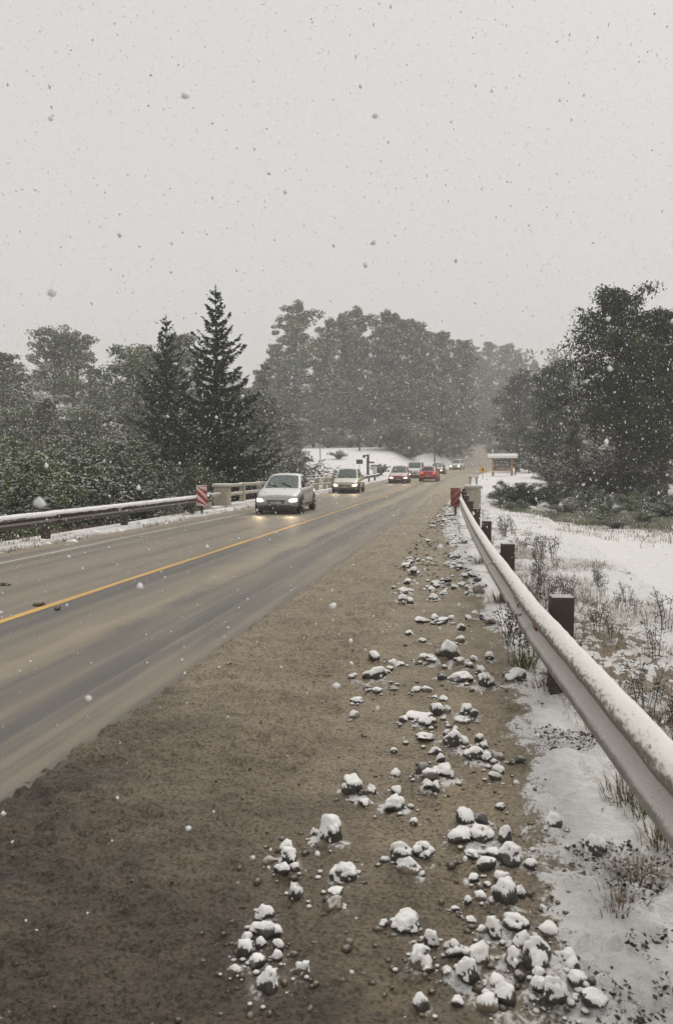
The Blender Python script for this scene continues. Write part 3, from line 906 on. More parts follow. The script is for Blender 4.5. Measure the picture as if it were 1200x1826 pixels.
# ------------------------------------------------------------------ bridge parapets
def parapet(label, x, y0, y1, side, stub):
    root = thing('bridge_parapet', label, 'parapet', (x, y0, 0), group='concrete parapets of the bridge')
    def pillar(y, h):
        b = MB().box(-.30, .30, y - .30, y + .30, -.5, h - .10, .04)
        p = b.build('pillar', M['concrete'], root, True)
        MB().box(-.37, .37, y - .37, y + .37, h - .10, h, .035).build('pillar_cap', M['concrete'], p)
        s = MB().box(-.35, .35, y - .35, y + .35, h + .002, h + .05, .03).build('snow_pad', M['snow'], p)
    L = y1 - y0
    pillar(0, .93); pillar(L, .98 )
    n = int(round(L / 2.9)); ys = [L * (i + .0) / n for i in range(n + 1)]
    for i in range(1, n):
        b = MB().box(-.12, .12, ys[i] - .12, ys[i] + .12, -.4, .93, .02)
        p = b.build('baluster', M['concrete'], root)
        MB().box(-.13, .13, ys[i] - .13, ys[i] + .13, .932, .975, .015).build('snow_pad', M['snow'], p)
    for i in range(n):
        a = ys[i] + (.302 if i == 0 else .122); c = ys[i + 1] - (.302 if i == n - 1 else .122)
        for z in (.42, .80):
            b = MB().box(-.075, .075, a, c, z, z + .11, .012)
            r = b.build('rail', M['concrete'], root)
            MB().box(-.07, .07, a, c, z + .112, z + .145, .012).build('snow_strip', M['snow'], r)
    b = MB().box(-.34, .34, .302, L - .302, -.9, .055, .03)
    k = b.build('kerb', M['concrete'], root)
    MB().box(-.32, .32, .31, L - .31, .057, .10, .02).build('snow_strip', M['snow'], k)
    if stub:
        s = MB().box(-.13, .13, -2.1, -1.84, -.6, .62, .02).build('end_post', M['concrete'], root)
        MB().box(-.12, .12, -2.09, -1.85, .622, .66, .012).build('snow_pad', M['snow'], s)
        r = MB().box(-.07, .07, -1.838, -.302, .46, .57, .012).build('rail', M['concrete'], root)
        MB().box(-.07, .07, -1.838, -.302, .572, .61, .012).build('snow_strip', M['snow'], r)
        b = MB().box(-.20, .26, -1.83, -.36, -.8, .02, .03).build('kerb', M['concrete'], root)
        MB().box(-.19, .25, -1.82, -.37, .022, .06, .02).build('snow_strip', M['snow'], b)
    return root
parapet('pale concrete bridge parapet with two rails, behind the silver car', -10.55, 33.6, 61.0, -1, True)
parapet('concrete bridge parapet seen end on behind the red marker board', -.02, 33.0, 61.0, 1, False)
MB().box(-10.2, -9.2, 33.0, 62, -.6, .055, .02).build('footway', M['snow_thin'], None)['kind'] = 'structure'

# ------------------------------------------------------------------ signs
def marker(label, x, y, z0, w, h, m_red, m_pale, direction, post_mat, rz, zg):
    root = thing('marker_board', label, 'sign', (x, y, zg), rz, 'striped marker boards at the bridge ends')
    MB().box(-.035, .035, .012, .07, -.4, z0 + h * .6, .004).build('post', M[post_mat], root)
    b = MB().box(-w / 2, w / 2, -.012, .010, z0, z0 + h, .004).build('board', M[m_red], root)
    # diagonal bands as thin sheeting on the board
    bw_, n = h / 4.6, 0
    for c in np.arange(-h, h * 1.6, 2 * bw_):
        poly = []
        x0, x1 = -w / 2 + .004, w / 2 - .004; zl, zh = z0 + .004, z0 + h - .004
        k = direction * 1.0
        pts = [(x0, z0 + c + k * 0 + (0 if k > 0 else w)), (x1, z0 + c + (w if k > 0 else 0)), (x1, z0 + c + (w if k > 0 else 0) + bw_), (x0, z0 + c + (0 if k > 0 else w) + bw_)]
        pts = [(a, min(max(q, zl), zh)) for a, q in pts]
        if max(q for a, q in pts) - min(q for a, q in pts) < .03 or abs(pts[0][1] - pts[3][1]) + abs(pts[1][1] - pts[2][1]) < .02: continue
        v = [(a, -.0145, q) for a, q in pts] + [(a, -.0125, q) for a, q in pts]
        m = MB().add(v, [(0, 1, 2, 3), (7, 6, 5, 4), (0, 4, 5, 1), (1, 5, 6, 2), (2, 6, 7, 3), (3, 7, 4, 0)])
        m.build('stripe', M[m_pale], b)
    MB().box(-w / 2, w / 2, -.012, .010, z0 + h + .001, z0 + h + .03, .008).build('snow_cap', M['snow'], b)
pl = P(360, 917, 0)
marker('red and white diagonally striped marker board beside the parapet pillar', pl[0], pl[1], .32, .38, .70, 'sign_red', 'sign_white', -1, 'post_brown', R(16), -.02)
pr = P(812, 922, 0)
marker('faded dark red marker board on a post beside the curved guardrail', pr[0], pr[1], .36, .34, .63, 'sign_faded_red', 'sign_faded_pale', 1, 'post_brown', R(4), 0)

def diamond_sign():
    p = at_depth(861, 85)
    c = z_of(861, 838, 85) - p[2]
    root = thing('warning_sign', 'yellow diamond warning sign before the wooden sign', 'sign', p, R(2))
    MB().tube([(0, .03, -.3), (0, .03, c + .2)], .035, 8).build('post', M['pole_grey'], root)
    s = .40
    v = [(0, 0, c - s), (s, 0, c), (0, 0, c + s), (-s, 0, c)]
    b = MB().add([(a, -.012, z) for a, _, z in v] + [(a, .0, z) for a, _, z in v], [(0, 1, 2, 3), (7, 6, 5, 4), (0, 4, 5, 1), (1, 5, 6, 2), (2, 6, 7, 3), (3, 7, 4, 0)])
    bo = b.build('plate', M['sign_yellow'], root)
    # dark arrow-like mark in the middle
    m = MB().box(-.05, .05, -.020, -.0125, c - .17, c + .04)
    m.add([(-.15, -.020, c + .03), (.15, -.020, c + .03), (0, -.020, c + .19), (-.15, -.0125, c + .03), (.15, -.0125, c + .03), (0, -.0125, c + .19)], [(0, 3, 4, 1), (1, 4, 5, 2), (2, 5, 3, 0)], [(0, 1, 2)])
    m.build('symbol', M['black'], bo)
diamond_sign()

def park_sign():
    d = 98.0; k = FPX / d
    p = at_depth(896, d); zb = z_of(896, 848, d) - p[2]
    root = thing('wooden_sign', 'rustic wooden notice sign with orange posts under a snow covered roof', 'sign', p, R(-3))
    hw = 16.5 / k; top = 30 / k + zb
    for sx in (-1, 1):
        MB().box(sx * hw - .13, sx * hw + .13, -.13, .13, -.5, top, .02).build('post', M['wood_orange'], root)
    MB().box(hw + .35, hw + .47, .25, .40, -.5, top - .1, .02).build('rear_brace', M['wood_dark'], root)
    zb2, zt2 = zb + 10.5 / k, top - .12
    for i in range(6):
        a = zb2 + (zt2 - zb2) * i / 6; c = zb2 + (zt2 - zb2) * (i + 1) / 6 - .012
        MB().box(-hw + .131, hw - .131, -.045, .03, a, c, .006).build('plank', M['board_dark'], root)
    MB().box(-hw + .131, hw - .131, -.08, .05, zb2 - .17, zb2 - .015, .01).build('cross_beam', M['wood_orange'], root)
    # three rows of worn routed lettering, not legible in the photograph
    r = random.Random(5)
    for row in range(3):
        z = zt2 - .16 - row * (zt2 - zb2 - .1) / 3
        x = -hw + .28 + .08 * row
        while x < hw - .36 - .06 * (row == 1):
            w = r.uniform(.10, .17); hgt = .20
            g = MB(); t = .035
            g.box(x, x + t, -.058, -.0455, z - hgt, z)
            if r.random() < .7: g.box(x + w - t, x + w, -.058, -.0455, z - hgt * r.choice((1, 1, .5)), z - hgt * r.choice((0, 0, .4)))
            for zz in r.sample([z - t, z - hgt / 2, z - hgt], r.choice((1, 2))):
                g.box(x + t + .001, x + w - t - .001, -.058, -.0455, zz, zz + t)
            g.build('letter', M['letter_pale'], root)
            x += w + r.choice((.045, .045, .05, .16))
    # roof with snow
    rw = hw + .62
    b = MB().add([(-rw, -.75, top + .02), (rw, -.75, top + .02), (rw, .75, top + .02), (-rw, .75, top + .02), (-rw, 0, top + .42), (rw, 0, top + .42)],
                 [(0, 1, 5, 4), (2, 3, 4, 5), (0, 3, 2, 1)], [(1, 2, 5), (3, 0, 4)])
    rf = b.build('roof', M['wood_dark'], root)
    b = MB().add([(-rw - .03, -.82, top + .06), (rw + .03, -.82, top + .06), (rw + .03, .82, top + .06), (-rw - .03, .82, top + .06), (-rw - .03, 0, top + .62), (rw + .03, 0, top + .62),
                  (-rw - .03, -.80, top + .24), (rw + .03, -.80, top + .24), (rw + .03, .80, top + .24), (-rw - .03, .80, top + .24)],
                 [(0, 1, 7, 6), (6, 7, 5, 4), (5, 8, 9, 4), (8, 2, 3, 9), (0, 3, 2, 1)], [(7, 8, 5), (9, 6, 4)])
    b.add([(-rw - .03, -.82, top + .06), (-rw - .03, .82, top + .06), (-rw - .03, .80, top + .24), (-rw - .03, -.80, top + .24)], [(0, 1, 2, 3)])
    b.add([(rw + .03, -.82, top + .06), (rw + .03, .82, top + .06), (rw + .03, .80, top + .24), (rw + .03, -.80, top + .24)], [(3, 2, 1, 0)])
    b.build('roof_snow', M['snow'], rf)
park_sign()

def small_furniture():
    d = 96.0; k = FPX / d
    p = at_depth(641, d); c = z_of(641, 823, d) - p[2]
    root = thing('board_sign', 'small dark board sign on a thin post left of the tall dark post', 'sign', p, R(10))
    MB().tube([(0, .03, -.3), (0, .03, c + .2)], .03, 6).build('post', M['pole_grey'], root)
    MB().box(-.38, .38, -.02, .0, c - .27, c + .25, .006).build('board', M['black'], root)
    p = at_depth(656, d); c = z_of(656, 810, d) - p[2]
    root = thing('lantern_post', 'tall dark timber post with a hanging box arm at the field edge', 'post', p, R(10))
    MB().box(-.15, .15, -.13, .13, -.3, c, .02).build('post', M['wood_dark'], root)
    MB().box(-.60, -.152, -.08, .08, c - .22, c - .08, .01).build('arm', M['wood_dark'], root)
    MB().box(-.62, -.30, -.15, .15, c - .42, c - .222, .02).build('lantern_box', M['black'], root)
    MB().box(.152, .75, -.05, .05, c - 1.05, c - .86, .01).build('side_board', M['black'], root)
    p = at_depth(669, d - 2); c = z_of(669, 830, d - 2) - p[2]
    root = thing('roadside_box', 'small white box under a flat teal roof beside the dark post', 'kiosk', p, R(10))
    MB().box(-.32, .20, -.3, .3, -.2, c - .06, .02).build('cabinet', M['white_box'], root)
    MB().box(.26, .34, -.3, .3, -.2, c - .06, .01).build('support', M['wood_dark'], root)
    rf = MB().box(-.5, .5, -.42, .42, c - .05, c + .05, .015).build('roof', M['teal_roof'], root)
    MB().box(-.46, .46, -.38, .38, c + .052, c + .11, .02).build('roof_snow', M['snow'], rf)
    # power poles and cables
    poles = []
    for (px, top, dd, rad, lb) in ((571, 783, 108.0, .085, 'slim grey power pole standing in the white field'), (641, 735, 138.0, .15, 'tall wooden power pole against the wood behind the field'),
                                   (775, 752, 150.0, .14, 'distant power pole in front of the wood near the road bend'), (440, 740, 92.0, .12, 'power pole behind the tall spruce')):
        p = at_depth(px, dd); c = z_of(px, top, dd) - p[2]
        root = thing('power_pole', lb, 'pole', p)
        MB().tube([(0, 0, -.4), (0, 0, c)], [rad, rad * .75], 8).build('shaft', M['pole_grey' if rad < .1 else 'bark'], root, True)
        MB().box(-.7, .7, -.05, .05, c - .45, c - .33).build('crossarm', M['wood_dark'], root)
        poles.append(Vector((p[0], p[1], p[2] + c - .35)))
    def cable(a, b, sag, lb):
        pts = [a.lerp(b, t) - Vector((0, 0, sag * 4 * t * (1 - t))) for t in np.linspace(0, 1, 13)]
        tag(MB().tube(pts, .022, 4).build('power_cable', M['wire']), lb, 'cable', 'overhead power cables')
    cable(poles[3], poles[0], .9, 'overhead cable dipping from the spruce to the slim grey pole')
    cable(poles[0], poles[1], 1.0, 'overhead cable rising from the slim grey pole to the wooden pole')
    cable(poles[1], poles[2], .8, 'overhead cable running level along the wood to the road bend')
    p = at_depth(1180, 62); c = z_of(1180, 812, 62) - p[2]
    root = thing('sign_post', 'thin dark post standing on the white slope behind the broad tree', 'post', p)
    MB().tube([(0, 0, -.4), (0, 0, c)], .05, 8).build('shaft', M['wood_dark'], root)
    MB().box(-.11, .11, -.03, .03, c - .24, c + .02, .01).build('plate', M['black'], root)
small_furniture()

# ------------------------------------------------------------------ cars
def prof(pts, s):
    a = np.array(pts); return np.interp(s, a[:, 0], a[:, 1])

def lamp_lens(w, h, dpt, mat, name, parent, x, y, z, skew=0, rz=0):
    v, f = ico(2)
    v = v * [w / 2, dpt, h / 2]; v[:, 2] += v[:, 0] * skew
    return link(name, mesh_np(name, v, f, M[mat], True), parent, (x, y, z), (0, 0, rz))

def make_car(label, px, py, dep, L, W, H, paint, style='hatch', away=False, turn=0.0, lights=True, group='cars on the wet road', clr=.20, power=30.0):
    p = CAM + ray(px, py) * dep
    x, y = float(p[0]), float(p[1])
    z = float(road_z(y)) + .002
    slope = math.atan((float(road_z(y + 2)) - float(road_z(y - 2))) / 4)
    root = thing('car', label, 'car', (x, y, z), (math.pi if away else 0) + turn, group)
    root.rotation_euler = (slope if not away else -slope, 0, (math.pi if away else 0) + turn)
    # local frame: nose at -y
    hl = L / 2
    if style == 'sedan':
        top = [(0, .46), (.03, .56), (.10, .66), (.45, .78), (1.02, .90), (1.6, .93), (L - .75, .98), (L - .12, .95), (L - .03, .80), (L, .50)]
        g = dict(wb=1.00, rf=1.78, rr=L - 1.42, bb=L - .55)
    elif style == 'van':
        top = [(0, .50), (.03, .66), (.10, .84), (.40, .98), (.80, 1.08), (1.6, 1.12), (L - .10, 1.12), (L - .03, .9), (L, .55)]
        g = dict(wb=.72, rf=1.35, rr=L - .30, bb=L - .06)
    elif style == 'suv':
        top = [(0, .52), (.03, .66), (.12, .84), (.5, .96), (1.05, 1.03), (1.8, 1.05), (L - .3, 1.08), (L - .06, 1.0), (L, .55)]
        g = dict(wb=1.05, rf=1.75, rr=L - .75, bb=L - .22)
    else:
        top = [(0, .46), (.03, .58), (.10, .68), (.5, .84), (1.0, .94), (1.7, .97), (L - .35, 1.02), (L - .08, .96), (L - .02, .8), (L, .5)]
        g = dict(wb=.98, rf=1.68, rr=L - .95, bb=L - .25)
    wid = [(0, .70), (.06, .80), (.2, .90), (.55, .975), (1.1, 1.0), (L - 1.0, 1.0), (L - .35, .95), (L - .08, .86), (L, .78)]
    ss = np.unique(np.concatenate([np.linspace(0, .25, 6), np.linspace(.25, L - .3, 20), np.linspace(L - .3, L, 7)]))
    ring = []
    for s in ss:
        w = prof(wid, s) * W / 2; t = prof(top, s); b = clr + .10 * (smooth(.35, 0, s) + smooth(L - .35, L, s)) * .5
        mid = b + (t - b) * .5
        half = [(0, b), (w * .86, b), (w * .965, b + .05), (w, b + (t - b) * .28), (w, mid), (w * .985, b + (t - b) * .78), (w * .95, t - .045), (w * .89, t - .010), (w * .70, t + .012), (w * .35, t + .028), (0, t + .034)]
        r = half + [(-a, c) for a, c in half[-2:0:-1]]
        ring.append([(a, s - hl, c) for a, c in r])
    k = len(ring[0]); V = np.array(ring).reshape(-1, 3)
    f = [(i * k + j, i * k + (j + 1) % k, (i + 1) * k + (j + 1) % k, (i + 1) * k + j) for i in range(len(ss) - 1) for j in range(k)]
    body = link('body', mesh_np('body', V, [np.array(f), np.array([list(range(k))[::-1]]), np.array([[(len(ss) - 1) * k + j for j in range(k)]])], M[paint], True), root)
    # cabin
    zb = [prof(top, s) - .02 for s in (g['wb'], g['bb'])]
    wb_, wt = W / 2 * .915, W / 2 * (.70 if style != 'van' else .80)
    st = [(g['wb'], zb[0], wb_ * .97), (g['rf'], H - .055, wt * .97), ((g['rf'] + g['rr']) / 2, H - .005, wt), (g['rr'], H - .045, wt * .96), (g['bb'], zb[1], wb_ * .95)]
    def cab_pt(i, side): return Vector((side * st[i][2], st[i][0] - hl, st[i][1]))
    low = {}
    c = MB()
    secs = []
    for i, (s, z_, w) in enumerate(st):
        belt = np.interp(s, [g['wb'], g['bb']], zb) - .03
        wl_ = wb_ * (.97 if i in (0, 4) else 1.0)
        if i in (0, 4): secs.append([(-w, s - hl, belt), (-w, s - hl, z_), (-w * .5, s - hl - (.05 if i == 0 else -.04), z_), (0, s - hl - (.07 if i == 0 else -.05), z_), (w * .5, s - hl - (.05 if i == 0 else -.04), z_), (w, s - hl, z_), (w, s - hl, belt)])
        else: secs.append([(-wl_, s - hl, belt), (-w, s - hl, z_ - .02), (-w * .62, s - hl, z_ + .018), (0, s - hl, z_ + .034), (w * .62, s - hl, z_ + .018), (w, s - hl, z_ - .02), (wl_, s - hl, belt)])
    V = np.array(secs).reshape(-1, 3)
    f = [(i * 7 + j, (i + 1) * 7 + j, (i + 1) * 7 + j + 1, i * 7 + j + 1) for i in range(4) for j in range(6)]
    me = mesh_np('cabin', V, np.array(f), M[paint], True)
    cabin = link('cabin', me, root)
    md = cabin.modifiers.new('edge', 'BEVEL'); md.width = .035; md.segments = 3; md.limit_method = 'ANGLE'; md.angle_limit = R(22)
    S = [[Vector(q) for q in sec] for sec in secs]
    def pane(name, a, b_, c_, d, inset, mat, parent, off=.010):
        # a,b lower corners, c,d upper corners
        ce = (a + b_ + c_ + d) / 4
        n = (b_ - a).cross(d - a).normalized()
        if n.dot(ce - Vector((0, 0, H * .55))) < 0: n = -n
        q = []
        def lerp2(u, v): return (a.lerp(b_, u)).lerp(d.lerp(c_, u), v)
        iu, iv = inset
        q = [lerp2(iu, iv), lerp2(1 - iu, iv), lerp2(1 - iu, 1 - iv), lerp2(iu, 1 - iv)]
        cr = max(0, 0)
        v = [w_ + n * off for w_ in q] + [w_ - n * .01 for w_ in q]
        return MB().add(v, [(0, 1, 2, 3), (0, 4, 5, 1), (1, 5, 6, 2), (2, 6, 7, 3), (3, 7, 4, 0)]).build(name, M[mat], parent)
    ws_mat = 'car_glass'
    # windscreen in two halves following the curve, joined as one mesh
    def bent_pane(name, lo, hi, sgn, mat, iu=.07, iv=.07):
        m = MB(); cols = 7; rows = 2
        lo_pts = [lo[0], lo[1], lo[2], lo[3], lo[4]]; hi_pts = [hi[0], hi[1], hi[2], hi[3], hi[4]]
        def curve(pp, u):
            t = u * 4; i = min(3, int(t)); return pp[i].lerp(pp[i + 1], t - i)
        v = []
        for r_ in range(rows):
            vv = iv + (1 - 2 * iv) * r_ / (rows - 1)
            for c_ in range(cols):
                uu = iu + (1 - 2 * iu) * c_ / (cols - 1)
                q = curve(lo_pts, uu).lerp(curve(hi_pts, uu), vv)
                v.append(q + Vector((0, sgn * .024, .014)))
        m.add(v, [(i, i + 1, i + 1 + cols, i + cols) for i in range(cols - 1)])
        return m.build(name, M[mat], root, True)
    ws = bent_pane('windscreen', S[0][1:6], S[1][1:6], -1, ws_mat)
    rw = bent_pane('rear_window', S[4][1:6], S[3][1:6], 1, 'side_glass', .09, .14)
    for sd, (i0, i1) in ((-1, (0, 1)), (1, (6, 5))):
        ms = (g['wb'] + g['bb']) / 2
        A = S[0][i0].lerp(S[1][i0], .30); A.z = S[1][i0].z; B = S[2][i0]; C = S[2][i1]; D = S[1][i1]
        pane('side_window', A + Vector((0, 0, .02)), B + Vector((0, -.03, .02)), C + Vector((0, -.03, 0)), D + Vector((0, .05, 0)), (.03, .09), 'side_glass', root, .012)
        A2 = S[2][i0]; B2 = S[3][i0].lerp(S[4][i0], .25); C2 = S[3][i1]; D2 = S[2][i1]
        pane('side_window', A2 + Vector((0, .04, .02)), B2 + Vector((0, 0, .02)), C2, D2 + Vector((0, .04, 0)), (.03, .09), 'side_glass', root, .012)
        # mirror
        mz = zb[0] + .10
        MB().box(sd * W * .5 + (-.19 if sd < 0 else .02), sd * W * .5 + (-.02 if sd < 0 else .19), g['wb'] + .28 - hl, g['wb'] + .40 - hl, mz, mz + .13, .03).build('mirror', M[paint], root, True)
        # door seams and handles
        MB().box(sd * W * .502 - .004, sd * W * .502 + .004, .12, .24, zb[0] - .13, zb[0] - .10, .002).build('door_handle', M['trim'], root)
        MB().box(sd * W * .499 - .006, sd * W * .499 + .006, g['wb'] + .5 - hl, g['bb'] - 1.0 - hl, clr + .10, clr + .17, .004).build('sill_trim', M['trim'], root)
    # wheels
    wr = .30 if style != 'suv' else .34
    for wy in (.72 - hl, L - .78 - hl):
        for sd in (-1, 1):
            xo = sd * (W / 2 + .008)
            a = MB().tube([(sd * (W / 2 - .12), wy, wr + .03), (sd * (W / 2 + .006), wy, wr + .03)], wr + .075, 24); a.build('wheel_arch', M['trim'], root)
            wh = link('wheel', None, root, (xo, wy, wr))
            t = MB(); t.tube([(-sd * .19, 0, 0), (-sd * .17, 0, 0), (sd * .005, 0, 0), (sd * .025, 0, 0)], [wr - .03, wr, wr, wr - .03], 24); t.build('tyre', M['tyre'], wh, True)
            t = MB(); t.tube([(sd * .0255, 0, 0), (sd * .032, 0, 0)], [wr * .66, wr * .60], 20)
            for q in range(5):
                an = q * 2 * math.pi / 5
                t.tube([(sd * .036, math.cos(an) * wr * .12, math.sin(an) * wr * .12), (sd * .036, math.cos(an) * wr * .56, math.sin(an) * wr * .56)], .028, 5)
            t.build('rim', M['rim'], wh)
    # face
    fz = prof(top, .05)
    nose = -hl
    gm = MB().box(-W * .20, W * .20, nose - .018, nose + .08, fz - .135, fz - .085, .012); gm.build('grille', M['trim'], root)
    gm = MB().box(-W * .17, W * .17, nose - .018, nose + .08, fz - .205, fz - .160, .012); gm.build('grille', M['trim'], root)
    gm = MB().box(-W * .18, W * .18, nose - .014, nose + .08, fz - .156, fz - .139, .003); gm.build('grille_bar', M['chrome'], root)
    gm = MB().box(-.055, .055, nose - .026, nose + .02, fz - .162, fz - .132, .006); gm.box(-.024, .024, nose - .027, nose + .02, fz - .170, fz - .124, .004); gm.build('emblem', M['chrome'], root)
    MB().box(-W * .34, W * .34, nose - .006, nose + .10, clr + .075, clr + .125, .015).build('lower_intake', M['trim'], root)
    MB().box(-W * .40, W * .40, nose + .05, nose + .30, clr - .085, clr + .045, .02).build('skirt', M['trim'], root)
    MB().box(-.21, .21, nose - .022, nose + .02, clr + .16, clr + .245, .005).build('licence_plate', M['plate'], root)
    for sd in (-1, 1):
        hx = sd * W * .345
        lamp_lens(.36, .20, .11, 'headlamp' if lights else 'chrome', 'headlight', root, hx, nose + .115, fz - .100, sd * .16, sd * .42)
        lamp_lens(.15, .09, .05, 'trim', 'fog_light', root, sd * W * .34, nose + .08, clr + .10, 0, sd * .3)
        tl = lamp_lens(.30, .20, .07, 'tail_lamp' if lights else 'sign_red', 'tail_light', root, sd * W * .355, hl - .09, .80 if style != 'van' else .95, 0, -sd * .35)
        if lights:
            ld = bpy.data.lights.new('headlight_beam', 'SPOT'); ld.energy = power; ld.color = (1, .76, .45); ld.spot_size = R(62); ld.spot_blend = .8; ld.shadow_soft_size = .08
            lo = bpy.data.objects.new('headlight_beam', ld); col.objects.link(lo); lo.parent = root
            lo.location = (hx, nose - .09, fz - .08); lo.rotation_euler = (R(90 - 5), 0, R(180) + sd * .05)
    MB().box(-W * .40, W * .40, hl - .04, hl + .015, clr + .10, clr + .22, .02).build('rear_bumper', M['trim'], root)
    MB().box(-.22, .22, hl - .02, hl + .02, clr + .28, clr + .37, .005).build('licence_plate', M['plate'], root)
    # wipers parked across the screen
    for wx in (-.52, .02):
        a = S[0][3].lerp(S[1][3], .10) + Vector((wx, -.02, .035)); b = S[0][3].lerp(S[1][3], .36) + Vector((wx - .38 * -1 * -1, -.035, .035))
        MB().tube([a + Vector((.34, .02, 0)), b + Vector((.34, .01, 0))], .018, 5).build('wiper', M['black'], root)
    return root

make_car('silver small saloon car with lit headlights driving toward the viewer, closest to the bridge parapet', 512, 905, 31.2, 4.15, 1.66, 1.43, 'paint_silver', 'sedan', turn=R(2), power=45)
make_car('pale mud splashed tall hatchback with lit headlights, second oncoming car', 622, 870, 53.5, 4.2, 1.69, 1.58, 'paint_pale_gold', 'hatch', turn=R(2), power=45)
make_car('red oncoming car with snow on its bonnet, third in the oncoming line', 713, 852, 75.0, 4.1, 1.76, 1.58, 'paint_red', 'hatch', turn=R(1))
make_car('white oncoming van behind the red oncoming car', 741, 842, 92.0, 4.4, 1.80, 1.78, 'paint_white', 'van', turn=R(-1), lights=False)
make_car('bright red hatchback driving away from the viewer, only car in the near lane', 766, 852, 80.0, 3.9, 1.72, 1.47, 'paint_bright_red', 'hatch', away=True, turn=R(-2), power=40)
make_car('dark car coming round the bend, half hidden by the bright red hatchback', 781, 842, 108.0, 4.2, 1.72, 1.48, 'paint_dark', 'hatch', turn=R(-4))
make_car('pale off-road car at the far end of the line on the bend', 815, 832, 137.0, 4.5, 1.85, 1.75, 'paint_white', 'suv', turn=R(-9))

# ------------------------------------------------------------------ foliage generators
def leaf_mesh(name, C, N, T, ln, wd, shade, mat):
    """rhombic leaves: centres, normals, long axes, sizes"""
    N = N / (np.linalg.norm(N, axis=1, keepdims=True) + 1e-9)
    T = T - N * (T * N).sum(1, keepdims=True); T = T / (np.linalg.norm(T, axis=1, keepdims=True) + 1e-9)
    B = np.cross(N, T)
    ln = np.asarray(ln)[:, None] * .5; wd = np.asarray(wd)[:, None] * .5
    V = np.stack([C - T * ln, C + B * wd - T * ln * .1, C + T * ln, C - B * wd - T * ln * .1], 1).reshape(-1, 3)
    f = np.arange(len(C) * 4).reshape(-1, 4)
    me = mesh_np(name, V, f, M[mat])
    attr(me, 'shade', np.repeat(np.clip(shade, 0, 1), 4))
    return me

def cloud(r, centres, rad, n_each, leaf, name, mat, up=.55, flat=.6, hang=0.0, sh0=None):
    centres = np.asarray(centres); rad = np.asarray(rad)
    k = len(centres)
    n_each = np.broadcast_to(np.asarray(n_each), (k,)).astype(int)
    idx = np.repeat(np.arange(k), n_each)
    n = len(idx)
    d = r.normal(size=(n, 3)); d /= np.linalg.norm(d, axis=1, keepdims=True)
    q = d * (r.random(n) ** .5)[:, None] * rad[idx][:, None]
    q[:, 2] *= flat
    C = centres[idx] + q
    N = r.normal(size=(n, 3)) * .6 + d * .35 + np.array([0, 0, up])
    T = d + r.normal(size=(n, 3)) * .7; T[:, 2] -= hang
    sz = leaf * (.6 + .8 * r.random(n))
    cs = r.random(k) if sh0 is None else sh0
    shade = -.06 + .85 * cs[idx] ** 1.5 + .28 * r.random(n)
    return leaf_mesh(name, C, N, T, sz * 1.5, sz * .75, shade, mat)

def broadleaf(seed, H, Rc, base, nl, per, n_leaf, leaf, mat='leaf_far', shape='tall', clump=.24, hang=.2, up=.55):
    r = np.random.default_rng(seed)
    wood = MB()
    lean = r.normal(size=2) * .03 * H
    tp = [np.array([lean[0] * t ** 2 + .012 * H * math.sin(3 * t + seed), lean[1] * t ** 2 + .012 * H * math.cos(2.3 * t + seed), H * .93 * t]) for t in np.linspace(0, 1, 9)]
    wood.tube([(tp[0] - [0, 0, .5])] + tp, [.028 * H * 1.15] + [max(.02, .024 * H * (1 - .88 * t)) for t in np.linspace(0, 1, 9)], 8)
    cs, rs, shl = [], [], []
    for i in range(nl):
        t = (i + r.random()) / nl
        h = base + (1 - base) * t
        tt = min(.999, h) * 8; a = int(tt); p0 = tp[a] + (tp[min(a + 1, 8)] - tp[a]) * (tt - a)
        if shape == 'tall': pr = math.sin(math.pi * (.12 + .80 * t)) ** .75
        elif shape == 'cone': pr = (1 - t) ** .8 + .08
        elif shape == 'fir': pr = min(1, 1.25 * (1 - t) ** .75 + .14) * (.8 + .4 * min(1, t * 4))
        elif shape == 'umbrella': pr = .45 + .75 * math.sin(math.pi * (.05 + .85 * t))
        else: pr = math.sin(math.pi * (.22 + .72 * t)) ** .6
        ln = Rc * pr * (.55 + .6 * r.random())
        az = i * 2.399 + r.normal() * .4
        rise = ln * (.15 + .55 * r.random()) * (1 if shape != 'cone' else .2)
        path = []
        for s in np.linspace(0, 1, 5):
            path.append(p0 + np.array([math.cos(az + .25 * s) * ln * s, math.sin(az + .25 * s) * ln * s, rise * s ** 1.2 - .12 * ln * s ** 2.5]) + r.normal(size=3) * .02 * ln * s)
        wood.tube(path[:4], [max(.012, .008 * H * (1 - .8 * s)) for s in np.linspace(0, 1, 5)][:4], 5, False)
        sl = r.random()
        for j in range(per):
            s = .35 + .65 * (j + r.random()) / per
            q = path[min(4, int(s * 4))] + r.normal(size=3) * [.16 * ln, .16 * ln, .10 * ln]
            cs.append(q); rs.append(Rc * clump * (.55 + .75 * r.random())); shl.append(np.clip(sl * .75 + .35 * r.random(), 0, 1))
    for j in range(4):
        cs.append(tp[-1] + r.normal(size=3) * [.10 * Rc, .10 * Rc, .02 * H]); rs.append(Rc * clump * .6); shl.append(.5)
    cr = cloud(r, cs, rs, n_leaf, leaf, 'crown', mat, hang=hang, up=up, sh0=np.array(shl))
    return wood.mesh('trunk', M['bark'], True), cr

